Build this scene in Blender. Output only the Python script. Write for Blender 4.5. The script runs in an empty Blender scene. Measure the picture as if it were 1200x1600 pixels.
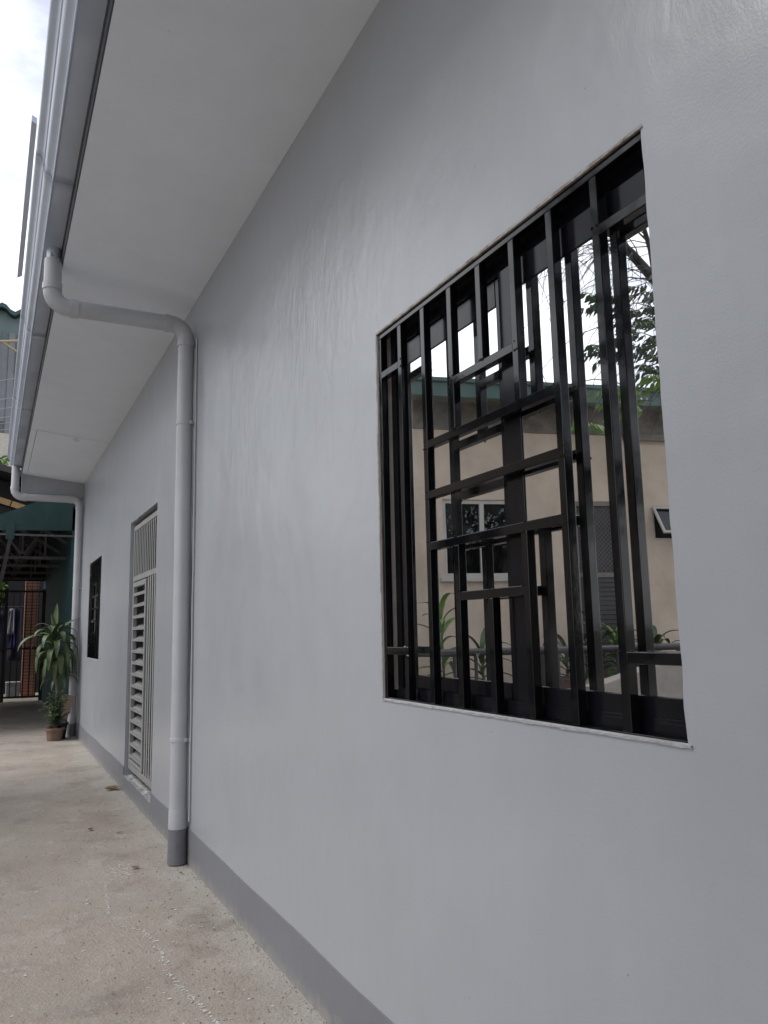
import bpy, bmesh, math, random
from mathutils import Vector, Matrix, noise

random.seed(7)
R = math.radians
scene = bpy.context.scene
col = scene.collection

# ------------------------------------------------------------------ camera
cam_d = bpy.data.cameras.new('camera')
cam = bpy.data.objects.new('camera', cam_d)
col.objects.link(cam)
cam_d.sensor_fit = 'VERTICAL'
cam_d.sensor_height = 36.0
cam_d.lens = 36.0 * 1225.0 / 1600.0
cam_d.clip_start = 0.02
cam_d.clip_end = 2000.0
Mx = Matrix(((0.89546964, -0.0481504, -0.44251063),
             (-0.44464251, -0.14292081, -0.88423226),
             (-0.02066784, 0.98856218, -0.14939096)))
cam.matrix_world = Matrix.Translation((-1.165, 0.0, 1.40)) @ Mx.to_4x4()
scene.camera = cam

# ------------------------------------------------------------------ world: bright overcast
SUN_EL, SUN_AZ = R(50), R(284)         # azimuth measured from +Y towards +X
world = bpy.data.worlds.new('World')
scene.world = world
world.use_nodes = True
wn, wl = world.node_tree.nodes, world.node_tree.links
wn.clear()
w_out = wn.new('ShaderNodeOutputWorld')
w_bg = wn.new('ShaderNodeBackground')
sky = wn.new('ShaderNodeTexSky')
sky.sky_type = 'NISHITA'
sky.sun_disc = False
sky.sun_elevation = SUN_EL
sky.sun_rotation = SUN_AZ
sky.air_density = 1.0
sky.dust_density = 2.0
tc = wn.new('ShaderNodeTexCoord')
mp = wn.new('ShaderNodeMapping')
mp.inputs['Scale'].default_value = (1.0, 1.0, 2.2)
mp.inputs['Location'].default_value = (2.3, 0.4, 1.3)
nz = wn.new('ShaderNodeTexNoise')
nz.inputs['Scale'].default_value = 2.3
nz.inputs['Detail'].default_value = 7
nz.inputs['Roughness'].default_value = 0.55
cr = wn.new('ShaderNodeValToRGB')
cr.color_ramp.elements[0].position = 0.40
cr.color_ramp.elements[0].color = (5.0, 5.3, 6.3, 1)
cr.color_ramp.elements[1].position = 0.62
cr.color_ramp.elements[1].color = (13.0, 13.2, 13.5, 1)
mixw = wn.new('ShaderNodeMix')
mixw.data_type = 'RGBA'
mixw.inputs['Factor'].default_value = 0.88      # cloud cover
wl.new(tc.outputs['Generated'], mp.inputs['Vector'])
wl.new(mp.outputs['Vector'], nz.inputs['Vector'])
wl.new(nz.outputs['Fac'], cr.inputs['Fac'])
wl.new(sky.outputs['Color'], mixw.inputs['A'])
wl.new(cr.outputs['Color'], mixw.inputs['B'])
wl.new(mixw.outputs['Result'], w_bg.inputs['Color'])
w_bg.inputs['Strength'].default_value = 0.10
wl.new(w_bg.outputs['Background'], w_out.inputs['Surface'])

sun_d = bpy.data.lights.new('sun', 'SUN')
sun_d.energy = 1.25
sun_d.angle = R(35)
sun_d.color = (1.0, 0.97, 0.93)
sun = bpy.data.objects.new('sun', sun_d)
col.objects.link(sun)
sd = Vector((math.sin(SUN_AZ) * math.cos(SUN_EL), math.cos(SUN_AZ) * math.cos(SUN_EL), math.sin(SUN_EL)))
sun.rotation_euler = sd.to_track_quat('Z', 'Y').to_euler()

vs = scene.view_settings
vs.view_transform = 'Standard'
vs.look = 'None'
vs.gamma = 1.0
vs.exposure = 0.70
vs.use_curve_mapping = False
scene.cycles.max_bounces = 6
scene.cycles.diffuse_bounces = 4
scene.cycles.glossy_bounces = 4
scene.cycles.transparent_max_bounces = 10

# ------------------------------------------------------------------ materials
MATS = {}

def nodes_of(m):
    nt = m.node_tree
    return nt, nt.nodes, nt.links, nt.nodes['Principled BSDF']


def mat(name, c, rough=0.6, metal=0.0, spec=0.5, var=0.08, vscale=6.0, bump=0.0, bscale=80.0, stretch=(1, 1, 1),
        c2=None, c2scale=3.0, c2lo=0.45, c2hi=0.65, coat=0.0, rvar=0.0, bdist=0.01):
    """base colour with soft variation, an optional second colour in patches, and fine relief"""
    m = bpy.data.materials.new(name)
    m.use_nodes = True
    nt, N, L, P = nodes_of(m)
    P.inputs['Roughness'].default_value = rough
    P.inputs['Metallic'].default_value = metal
    P.inputs['Specular IOR Level'].default_value = spec
    P.inputs['Coat Weight'].default_value = coat
    P.inputs['Coat Roughness'].default_value = 0.12
    t = N.new('ShaderNodeTexCoord')
    mpn = N.new('ShaderNodeMapping')
    mpn.inputs['Scale'].default_value = stretch
    L.new(t.outputs['Object'], mpn.inputs['Vector'])
    n1 = N.new('ShaderNodeTexNoise')
    n1.inputs['Scale'].default_value = vscale
    n1.inputs['Detail'].default_value = 3
    n1.inputs['Roughness'].default_value = 0.6
    L.new(mpn.outputs['Vector'], n1.inputs['Vector'])
    r1 = N.new('ShaderNodeValToRGB')
    r1.color_ramp.elements[0].position = 0.3
    r1.color_ramp.elements[1].position = 0.7
    r1.color_ramp.elements[0].color = tuple(x * (1 - var) for x in c) + (1,)
    r1.color_ramp.elements[1].color = tuple(min(1, x * (1 + var)) for x in c) + (1,)
    L.new(n1.outputs['Fac'], r1.inputs['Fac'])
    out = r1.outputs['Color']
    if c2:
        n2 = N.new('ShaderNodeTexNoise')
        n2.inputs['Scale'].default_value = c2scale
        n2.inputs['Detail'].default_value = 5
        n2.inputs['Roughness'].default_value = 0.65
        L.new(mpn.outputs['Vector'], n2.inputs['Vector'])
        r2 = N.new('ShaderNodeValToRGB')
        r2.color_ramp.elements[0].position = c2lo
        r2.color_ramp.elements[1].position = c2hi
        r2.color_ramp.elements[0].color = (0, 0, 0, 1)
        r2.color_ramp.elements[1].color = (1, 1, 1, 1)
        L.new(n2.outputs['Fac'], r2.inputs['Fac'])
        mx = N.new('ShaderNodeMix')
        mx.data_type = 'RGBA'
        L.new(r2.outputs['Color'], mx.inputs['Factor'])
        L.new(out, mx.inputs['A'])
        mx.inputs['B'].default_value = tuple(c2) + (1,)
        out = mx.outputs['Result']
    L.new(out, P.inputs['Base Color'])
    if rvar:
        mr = N.new('ShaderNodeMapRange')
        mr.inputs['To Min'].default_value = max(0.02, rough - rvar)
        mr.inputs['To Max'].default_value = min(1, rough + rvar)
        L.new(n1.outputs['Fac'], mr.inputs['Value'])
        L.new(mr.outputs['Result'], P.inputs['Roughness'])
    if bump:
        nb = N.new('ShaderNodeTexNoise')
        nb.inputs['Scale'].default_value = bscale
        nb.inputs['Detail'].default_value = 2
        L.new(mpn.outputs['Vector'], nb.inputs['Vector'])
        b = N.new('ShaderNodeBump')
        b.inputs['Strength'].default_value = bump
        b.inputs['Distance'].default_value = bdist
        L.new(nb.outputs['Fac'], b.inputs['Height'])
        L.new(b.outputs['Normal'], P.inputs['Normal'])
    MATS[name] = m
    return m


def plaster_material(name, c, rough=0.42, patches=(), fine=0.25):
    """painted cement render: soft undulation, trowel drags and a fine orange peel"""
    m = bpy.data.materials.new(name)
    m.use_nodes = True
    nt, N, L, P = nodes_of(m)
    P.inputs['Specular IOR Level'].default_value = 0.6
    t = N.new('ShaderNodeTexCoord')

    def tex(scale, sc=(1, 1, 1), det=6, rot=(0, 0, 0), dist=0.0):
        mm = N.new('ShaderNodeMapping')
        mm.inputs['Scale'].default_value = sc
        mm.inputs['Rotation'].default_value = rot
        L.new(t.outputs['Object'], mm.inputs['Vector'])
        n = N.new('ShaderNodeTexNoise')
        n.inputs['Scale'].default_value = scale
        n.inputs['Detail'].default_value = det
        n.inputs['Distortion'].default_value = dist
        L.new(mm.outputs['Vector'], n.inputs['Vector'])
        return n
    big = tex(0.9, det=4)
    mid = tex(5.0, det=4)
    r = N.new('ShaderNodeValToRGB')
    r.color_ramp.elements[0].position = 0.3
    r.color_ramp.elements[1].position = 0.72
    r.color_ramp.elements[0].color = tuple(x * 0.94 for x in c) + (1,)
    r.color_ramp.elements[1].color = tuple(x * 1.05 for x in c) + (1,)
    mixf = N.new('ShaderNodeMath')
    mixf.operation = 'MULTIPLY_ADD'
    mixf.inputs[1].default_value = 0.35
    L.new(mid.outputs['Fac'], mixf.inputs[0])
    s2 = N.new('ShaderNodeMath')
    s2.operation = 'MULTIPLY'
    s2.inputs[1].default_value = 0.65
    L.new(big.outputs['Fac'], s2.inputs[0])
    L.new(s2.outputs[0], mixf.inputs[2])
    L.new(mixf.outputs[0], r.inputs['Fac'])
    # faint vertical roller / run marks
    run = tex(9.0, sc=(1, 4.0, 0.25), det=4)
    rr = N.new('ShaderNodeMapRange')
    rr.inputs['From Min'].default_value = 0.35
    rr.inputs['From Max'].default_value = 0.65
    rr.inputs['To Min'].default_value = 0.992
    rr.inputs['To Max'].default_value = 1.006
    L.new(run.outputs['Fac'], rr.inputs['Value'])
    mul = N.new('ShaderNodeMix')
    mul.data_type = 'RGBA'
    mul.blend_type = 'MULTIPLY'
    mul.inputs['Factor'].default_value = 1.0
    L.new(r.outputs['Color'], mul.inputs['A'])
    L.new(rr.outputs['Result'], mul.inputs['B'])
    # tiny dark pits
    pit = N.new('ShaderNodeTexVoronoi')
    pit.inputs['Scale'].default_value = 9.0
    L.new(t.outputs['Object'], pit.inputs['Vector'])
    pr = N.new('ShaderNodeValToRGB')
    pr.color_ramp.elements[0].position = 0.020
    pr.color_ramp.elements[1].position = 0.034
    pr.color_ramp.elements[0].color = (0.5, 0.48, 0.46, 1)
    pr.color_ramp.elements[1].color = (1, 1, 1, 1)
    L.new(pit.outputs['Distance'], pr.inputs['Fac'])
    mul2 = N.new('ShaderNodeMix')
    mul2.data_type = 'RGBA'
    mul2.blend_type = 'MULTIPLY'
    mul2.inputs['Factor'].default_value = 0.7
    L.new(mul.outputs['Result'], mul2.inputs['A'])
    L.new(pr.outputs['Color'], mul2.inputs['B'])
    L.new(mul2.outputs['Result'], P.inputs['Base Color'])
    rg = N.new('ShaderNodeMapRange')
    rg.inputs['To Min'].default_value = rough - 0.03
    rg.inputs['To Max'].default_value = rough + 0.05
    L.new(mid.outputs['Fac'], rg.inputs['Value'])
    L.new(rg.outputs['Result'], P.inputs['Roughness'])
    # relief
    h_big = tex(2.2, det=3)
    h_drag = tex(9.0, sc=(1, 1.4, 0.55), rot=(R(14), 0, 0), det=7, dist=1.3)
    h_mask = tex(0.8, det=1)
    mk = N.new('ShaderNodeMapRange')
    mk.inputs['From Min'].default_value = 0.47
    mk.inputs['From Max'].default_value = 0.66
    mk.inputs['To Min'].default_value = 0.0
    mk.inputs['To Max'].default_value = 0.03
    L.new(h_mask.outputs['Fac'], mk.inputs['Value'])
    h_fine = tex(170.0, det=2)
    b1 = N.new('ShaderNodeBump')
    b1.inputs['Strength'].default_value = 0.4
    b1.inputs['Distance'].default_value = 0.03
    L.new(h_big.outputs['Fac'], b1.inputs['Height'])
    b2 = N.new('ShaderNodeBump')
    strength = mk.outputs['Result']
    for (pc, pr0, ps) in patches:           # places where the plasterer left rougher trowel work
        dn = N.new('ShaderNodeVectorMath')
        dn.operation = 'DISTANCE'
        dn.inputs[1].default_value = pc
        L.new(t.outputs['Object'], dn.inputs[0])
        pm = N.new('ShaderNodeMapRange')
        pm.inputs['From Min'].default_value = pr0
        pm.inputs['From Max'].default_value = pr0 * 0.2
        pm.inputs['To Min'].default_value = 0.0
        pm.inputs['To Max'].default_value = ps
        L.new(dn.outputs['Value'], pm.inputs['Value'])
        mxn = N.new('ShaderNodeMath')
        mxn.operation = 'MAXIMUM'
        L.new(strength, mxn.inputs[0])
        L.new(pm.outputs['Result'], mxn.inputs[1])
        strength = mxn.outputs[0]
    L.new(strength, b2.inputs['Strength'])
    b2.inputs['Distance'].default_value = 0.012
    L.new(h_drag.outputs['Fac'], b2.inputs['Height'])
    L.new(b1.outputs['Normal'], b2.inputs['Normal'])
    b3 = N.new('ShaderNodeBump')
    b3.inputs['Strength'].default_value = fine
    b3.inputs['Distance'].default_value = 0.0018
    L.new(h_fine.outputs['Fac'], b3.inputs['Height'])
    L.new(b2.outputs['Normal'], b3.inputs['Normal'])
    L.new(b3.outputs['Normal'], P.inputs['Normal'])
    MATS[name] = m
    return m


def add_splash(name, dirt, top):
    """dried splash dirt low down on a painted band"""
    m = MATS[name]
    nt, N, L, P = nodes_of(m)
    old = P.inputs['Base Color'].links[0].from_socket
    t = N.new('ShaderNodeTexCoord')
    sp = N.new('ShaderNodeSeparateXYZ')
    L.new(t.outputs['Object'], sp.inputs[0])
    n = N.new('ShaderNodeTexNoise')
    n.inputs['Scale'].default_value = 14
    n.inputs['Detail'].default_value = 6
    n.inputs['Roughness'].default_value = 0.7
    L.new(t.outputs['Object'], n.inputs['Vector'])
    ad = N.new('ShaderNodeMath')
    ad.operation = 'MULTIPLY_ADD'
    ad.inputs[1].default_value = -0.22
    L.new(n.outputs['Fac'], ad.inputs[0])
    L.new(sp.outputs['Z'], ad.inputs[2])
    mr = N.new('ShaderNodeMapRange')
    mr.inputs['From Min'].default_value = top - 0.11
    mr.inputs['From Max'].default_value = -0.13
    mr.inputs['To Min'].default_value = 0.0
    mr.inputs['To Max'].default_value = 0.75
    L.new(ad.outputs[0], mr.inputs['Value'])
    mx = N.new('ShaderNodeMix')
    mx.data_type = 'RGBA'
    L.new(mr.outputs['Result'], mx.inputs['Factor'])
    L.new(old, mx.inputs['A'])
    mx.inputs['B'].default_value = dirt + (1,)
    L.new(mx.outputs['Result'], P.inputs['Base Color'])


def concrete_ground(name):
    m = bpy.data.materials.new(name)
    m.use_nodes = True
    nt, N, L, P = nodes_of(m)
    P.inputs['Roughness'].default_value = 0.9
    P.inputs['Specular IOR Level'].default_value = 0.25
    t = N.new('ShaderNodeTexCoord')

    def noise_(scale, det=5, rough=0.65):
        n = N.new('ShaderNodeTexNoise')
        n.inputs['Scale'].default_value = scale
        n.inputs['Detail'].default_value = det
        n.inputs['Roughness'].default_value = rough
        L.new(t.outputs['Object'], n.inputs['Vector'])
        return n

    def ramp(src, p0, c0, p1, c1):
        r_ = N.new('ShaderNodeValToRGB')
        r_.color_ramp.elements[0].position = p0
        r_.color_ramp.elements[1].position = p1
        r_.color_ramp.elements[0].color = tuple(c0) + (1,)
        r_.color_ramp.elements[1].color = tuple(c1) + (1,)
        L.new(src, r_.inputs['Fac'])
        return r_

    def mix(fac, a, b, mode='MIX', f=None):
        x = N.new('ShaderNodeMix')
        x.data_type = 'RGBA'
        x.blend_type = mode
        if fac is not None:
            L.new(fac, x.inputs['Factor'])
        else:
            x.inputs['Factor'].default_value = f
        if isinstance(a, tuple):
            x.inputs['A'].default_value = a + (1,)
        else:
            L.new(a, x.inputs['A'])
        if isinstance(b, tuple):
            x.inputs['B'].default_value = b + (1,)
        else:
            L.new(b, x.inputs['B'])
        return x.outputs['Result']
    base = ramp(noise_(1.3).outputs['Fac'], 0.3, (0.325, 0.28, 0.237), 0.7, (0.43, 0.38, 0.333))
    grain = ramp(noise_(90, 3, 0.8).outputs['Fac'], 0.3, (0.74, 0.74, 0.74), 0.68, (1.16, 1.16, 1.16))
    c = mix(None, base.outputs['Color'], grain.outputs['Color'], 'MULTIPLY', 0.85)
    # pale cement slurry towards the wall with a ragged border
    sep = N.new('ShaderNodeSeparateXYZ')
    L.new(t.outputs['Object'], sep.inputs[0])
    ed = N.new('ShaderNodeMath')
    ed.operation = 'MULTIPLY_ADD'
    ed.inputs[1].default_value = 0.55
    L.new(noise_(3.2).outputs['Fac'], ed.inputs[0])
    L.new(sep.outputs['X'], ed.inputs[2])
    er = ramp(ed.outputs[0], 0.02, (0, 0, 0), 0.30, (0.75, 0.75, 0.75))
    c = mix(er.outputs['Color'], c, (0.45, 0.435, 0.405))
    # greyish trodden patches
    pt = ramp(noise_(0.8, 6).outputs['Fac'], 0.46, (0, 0, 0), 0.66, (0.6, 0.6, 0.6))
    c = mix(pt.outputs['Color'], c, (0.40, 0.375, 0.335))
    st = ramp(noise_(2.1, 7, 0.7).outputs['Fac'], 0.33, (0.55, 0.55, 0.55), 0.46, (0, 0, 0))
    c = mix(st.outputs['Color'], c, (0.20, 0.17, 0.145))
    du = ramp(noise_(4.5, 8, 0.75).outputs['Fac'], 0.56, (0, 0, 0), 0.70, (0.6, 0.6, 0.6))
    c = mix(du.outputs['Color'], c, (0.52, 0.50, 0.46))
    # pale flecks and dark grit
    fl = ramp(noise_(26, 4, 0.7).outputs['Fac'], 0.69, (0, 0, 0), 0.74, (0.5, 0.5, 0.5))
    c = mix(fl.outputs['Color'], c, (0.60, 0.59, 0.54))
    dk = ramp(noise_(48, 3, 0.6).outputs['Fac'], 0.24, (0.7, 0.7, 0.7), 0.30, (0, 0, 0))
    c = mix(dk.outputs['Color'], c, (0.13, 0.11, 0.09))
    L.new(c, P.inputs['Base Color'])
    b1 = N.new('ShaderNodeBump')
    b1.inputs['Strength'].default_value = 0.7
    b1.inputs['Distance'].default_value = 0.03
    L.new(noise_(9, 6, 0.72).outputs['Fac'], b1.inputs['Height'])
    b2 = N.new('ShaderNodeBump')
    b2.inputs['Strength'].default_value = 0.9
    b2.inputs['Distance'].default_value = 0.008
    L.new(noise_(75, 3, 0.75).outputs['Fac'], b2.inputs['Height'])
    L.new(b1.outputs['Normal'], b2.inputs['Normal'])
    L.new(b2.outputs['Normal'], P.inputs['Normal'])
    MATS[name] = m
    return m


def leaf_material(name, c, c2, rough=0.45):
    m = mat(name, c, rough=rough, var=0.3, vscale=9.0, c2=c2, c2scale=5.0)
    P = m.node_tree.nodes['Principled BSDF']
    P.inputs['Subsurface Weight'].default_value = 0.0
    P.inputs['Transmission Weight'].default_value = 0.0
    return m


def glass_material(name, tint=(0.93, 0.94, 0.95), refl=0.86):
    """tinted reflective window glass: a strong mirror reflection over a dim see-through"""
    m = bpy.data.materials.new(name)
    m.use_nodes = True
    nt = m.node_tree
    N, L = nt.nodes, nt.links
    N.clear()
    o = N.new('ShaderNodeOutputMaterial')
    mx = N.new('ShaderNodeMixShader')
    mx.inputs['Fac'].default_value = refl
    gl = N.new('ShaderNodeBsdfGlossy')
    gl.inputs['Color'].default_value = tint + (1,)
    gl.inputs['Roughness'].default_value = 0.0
    tr = N.new('ShaderNodeBsdfTransparent')
    tr.inputs['Color'].default_value = (0.22, 0.23, 0.24, 1)
    t = N.new('ShaderNodeTexCoord')
    n = N.new('ShaderNodeTexNoise')
    n.inputs['Scale'].default_value = 2.2
    n.inputs['Detail'].default_value = 1
    L.new(t.outputs['Object'], n.inputs['Vector'])
    b = N.new('ShaderNodeBump')
    b.inputs['Strength'].default_value = 0.03
    b.inputs['Distance'].default_value = 0.02
    L.new(n.outputs['Fac'], b.inputs['Height'])
    L.new(b.outputs['Normal'], gl.inputs['Normal'])
    # a thin film of dust
    df = N.new('ShaderNodeBsdfDiffuse')
    df.inputs['Color'].default_value = (0.35, 0.36, 0.37, 1)
    dn = N.new('ShaderNodeTexNoise')
    dn.inputs['Scale'].default_value = 6.0
    dn.inputs['Detail'].default_value = 8
    L.new(t.outputs['Object'], dn.inputs['Vector'])
    dr = N.new('ShaderNodeMapRange')
    dr.inputs['From Min'].default_value = 0.45
    dr.inputs['From Max'].default_value = 0.75
    dr.inputs['To Min'].default_value = 0.006
    dr.inputs['To Max'].default_value = 0.10
    L.new(dn.outputs['Fac'], dr.inputs['Value'])
    mx2 = N.new('ShaderNodeMixShader')
    L.new(tr.outputs[0], mx.inputs[1])
    L.new(gl.outputs[0], mx.inputs[2])
    L.new(dr.outputs['Result'], mx2.inputs['Fac'])
    L.new(mx.outputs[0], mx2.inputs[1])
    L.new(df.outputs[0], mx2.inputs[2])
    L.new(mx2.outputs[0], o.inputs['Surface'])
    MATS[name] = m
    return m


plaster_material('wall_paint', (0.368, 0.388, 0.420), 0.29, [((0, 2.9, 2.75), 1.0, 0.40), ((0, 4.0, 2.45), 0.8, 0.30), ((0, 1.9, 2.8), 0.7, 0.25), ((0, 0.95, 2.8), 0.5, 0.12)], 0.22)
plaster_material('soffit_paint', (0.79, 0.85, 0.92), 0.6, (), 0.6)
plaster_material('skirting_paint', (0.19, 0.192, 0.212), 0.5)
add_splash('skirting_paint', (0.33, 0.31, 0.28), 0.06)
mat('raw_edge', (0.36, 0.34, 0.32), 0.85, var=0.2, vscale=40, c2=(0.16, 0.12, 0.09), c2scale=18, bump=0.5, bscale=90)
mat('putty', (0.66, 0.67, 0.66), 0.8, var=0.1, vscale=20)
mat('sill_white', (0.45, 0.46, 0.48), 0.75, var=0.12, vscale=30, c2=(0.35, 0.34, 0.33), c2scale=26, c2lo=0.55, c2hi=0.7, bump=0.4, bscale=120)  # bare plaster, paled further for light caught on the lip
mat('reveal_plaster', (0.78, 0.72, 0.66), 0.8, var=0.12, vscale=14, bump=0.3, bscale=70)
mat('pipe_paint', (0.47, 0.48, 0.51), 0.34, var=0.05, vscale=5, bump=0.05, bscale=30, rvar=0.08)
mat('pipe_base_paint', (0.17, 0.172, 0.192), 0.5, var=0.12, vscale=12, bump=0.3, bscale=45)
mat('pale_plug', (0.75, 0.70, 0.62), 0.7)
mat('gutter_steel', (0.52, 0.585, 0.69), 0.34, metal=0.0, var=0.06, vscale=3.5, rvar=0.08, bump=0.06, bscale=5, bdist=0.03)
mat('fascia_shadow', (0.06, 0.065, 0.075), 0.6)  # shadow of the gap below the gutter, put into the board's colour
mat('roof_steel', (0.10, 0.17, 0.16), 0.4, metal=0.2)
mat('black_paint', (0.004, 0.0044, 0.006), 0.07, spec=0.38, var=0.25, vscale=40, bump=0.03, bscale=60, bdist=0.002, rvar=0.05)
mat('black_aluminium', (0.006, 0.0063, 0.009), 0.16, spec=0.25, var=0.2, vscale=20, c2=(0.009, 0.009, 0.012), c2scale=9, rvar=0.05)
mat('gasket', (0.01, 0.01, 0.01), 0.7)
mat('door_paint', (0.31, 0.31, 0.305), 0.42, var=0.07, vscale=12, bump=0.12, bscale=60, c2=(0.25, 0.245, 0.24), c2scale=7, c2lo=0.55, c2hi=0.75)
mat('threshold', (0.50, 0.50, 0.48), 0.9, var=0.3, vscale=22, c2=(0.16, 0.15, 0.14), c2scale=16, bump=0.6, bscale=40)
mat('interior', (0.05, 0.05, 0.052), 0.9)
concrete_ground('lane_concrete')
mat('earth', (0.26, 0.235, 0.20), 0.95, var=0.25, vscale=1.5, bump=0.5, bscale=12)
mat('dry_leaf', (0.20, 0.13, 0.06), 0.7, var=0.4, vscale=60)
mat('flake', (0.62, 0.62, 0.59), 0.85, var=0.15, vscale=70)
mat('grit', (0.20, 0.175, 0.15), 0.9, var=0.3, vscale=60)
mat('terracotta', (0.20, 0.13, 0.10), 0.7, var=0.2, vscale=20, bump=0.2, bscale=60)
mat('black_plastic', (0.015, 0.015, 0.016), 0.5)
mat('soil', (0.05, 0.035, 0.025), 0.95, bump=0.8, bscale=60)
mat('cane_bark', (0.17, 0.15, 0.11), 0.8, var=0.3, vscale=25, bump=0.5, bscale=60)
leaf_material('dracaena_leaf', (0.048, 0.082, 0.03), (0.095, 0.14, 0.052), 0.5)
leaf_material('shrub_leaf', (0.06, 0.105, 0.045), (0.16, 0.21, 0.12))
leaf_material('tree_leaf', (0.035, 0.075, 0.03), (0.075, 0.13, 0.04))
leaf_material('bright_leaf', (0.13, 0.24, 0.045), (0.20, 0.32, 0.07))
mat('branch_bark', (0.045, 0.04, 0.036), 0.85, var=0.3, vscale=20, bump=0.5, bscale=40)
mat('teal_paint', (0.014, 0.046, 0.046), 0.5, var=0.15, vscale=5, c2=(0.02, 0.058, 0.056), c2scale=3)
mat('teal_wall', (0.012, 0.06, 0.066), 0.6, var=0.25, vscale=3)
mat('truss_steel', (0.09, 0.087, 0.094), 0.6, var=0.3, vscale=9)
mat('dark_roof', (0.035, 0.03, 0.032), 0.7, var=0.3, vscale=3)
mat('rafter_wood', (0.42, 0.27, 0.12), 0.7, var=0.2, vscale=12, stretch=(1, 6, 6))
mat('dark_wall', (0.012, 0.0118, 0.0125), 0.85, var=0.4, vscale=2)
mat('gate_paint', (0.012, 0.012, 0.015), 0.4)
mat('navy_cloth', (0.018, 0.02, 0.045), 0.9, var=0.3, vscale=8)
mat('white_cloth', (0.36, 0.38, 0.44), 0.9, var=0.15, vscale=9)
mat('blue_cloth', (0.02, 0.03, 0.14), 0.9, var=0.2, vscale=9)
mat('pink_board', (0.45, 0.34, 0.27), 0.85, var=0.12)
mat('beige_render', (0.64, 0.53, 0.425), 0.85, var=0.12, vscale=2.2, bump=0.35, bscale=35, c2=(0.47, 0.38, 0.29), c2scale=1.3, c2lo=0.5, c2hi=0.8)
mat('mildew_eave_shadow', (0.17, 0.155, 0.135), 0.9, var=0.35, vscale=4, c2=(0.26, 0.23, 0.19), c2scale=6)  # mildew stain and eave shadow mixed into one dark tone
mat('green_gutter', (0.085, 0.145, 0.125), 0.45, var=0.1, vscale=4)
mat('white_frame', (0.52, 0.50, 0.46), 0.5, var=0.06)
mat('brown_frame', (0.20, 0.17, 0.145), 0.6, var=0.1)
mat('screen_grey', (0.055, 0.052, 0.055), 0.6, var=0.2, vscale=20)
mat('mesh_wire', (0.16, 0.15, 0.15), 0.5)
mat('curtain', (0.26, 0.25, 0.245), 0.9, var=0.3, vscale=14, stretch=(5, 5, 0.3))
mat('railing_paint', (0.045, 0.045, 0.05), 0.4, var=0.15)
mat('block_concrete', (0.34, 0.31, 0.28), 0.9, var=0.15, vscale=6, bump=0.4, bscale=30)
mat('wire', (0.25, 0.26, 0.27), 0.5)
mat('weathered_wood', (0.33, 0.27, 0.19), 0.85, var=0.25, vscale=20)
mat('green_cladding', (0.10, 0.14, 0.14), 0.6, var=0.2, vscale=1.2)
mat('pale_render', (0.45, 0.42, 0.36), 0.9, var=0.1)
mat('grey_panel', (0.17, 0.175, 0.19), 0.7, var=0.15, vscale=1.5)
mat('lamp_plastic', (0.55, 0.45, 0.25), 0.5)
glass_material('window_glass')
glass_material('far_glass', (0.6, 0.62, 0.65), 0.07)


def brick_material():
    m = bpy.data.materials.new('red_brick')
    m.use_nodes = True
    nt, N, L, P = nodes_of(m)
    P.inputs['Roughness'].default_value = 0.85
    t = N.new('ShaderNodeTexCoord')
    mpn = N.new('ShaderNodeMapping')
    mpn.inputs['Rotation'].default_value = (R(90), 0, 0)
    L.new(t.outputs['Object'], mpn.inputs['Vector'])
    b = N.new('ShaderNodeTexBrick')
    b.inputs['Scale'].default_value = 1.0
    b.inputs['Brick Width'].default_value = 0.11
    b.inputs['Row Height'].default_value = 0.075
    b.inputs['Mortar Size'].default_value = 0.006
    b.offset = 0.0
    b.inputs['Color1'].default_value = (0.66, 0.33, 0.25, 1)
    b.inputs['Color2'].default_value = (0.58, 0.28, 0.215, 1)
    b.inputs['Mortar'].default_value = (0.10, 0.05, 0.04, 1)
    L.new(mpn.outputs['Vector'], b.inputs['Vector'])
    L.new(b.outputs['Color'], P.inputs['Base Color'])
    MATS['red_brick'] = m


brick_material()


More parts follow.
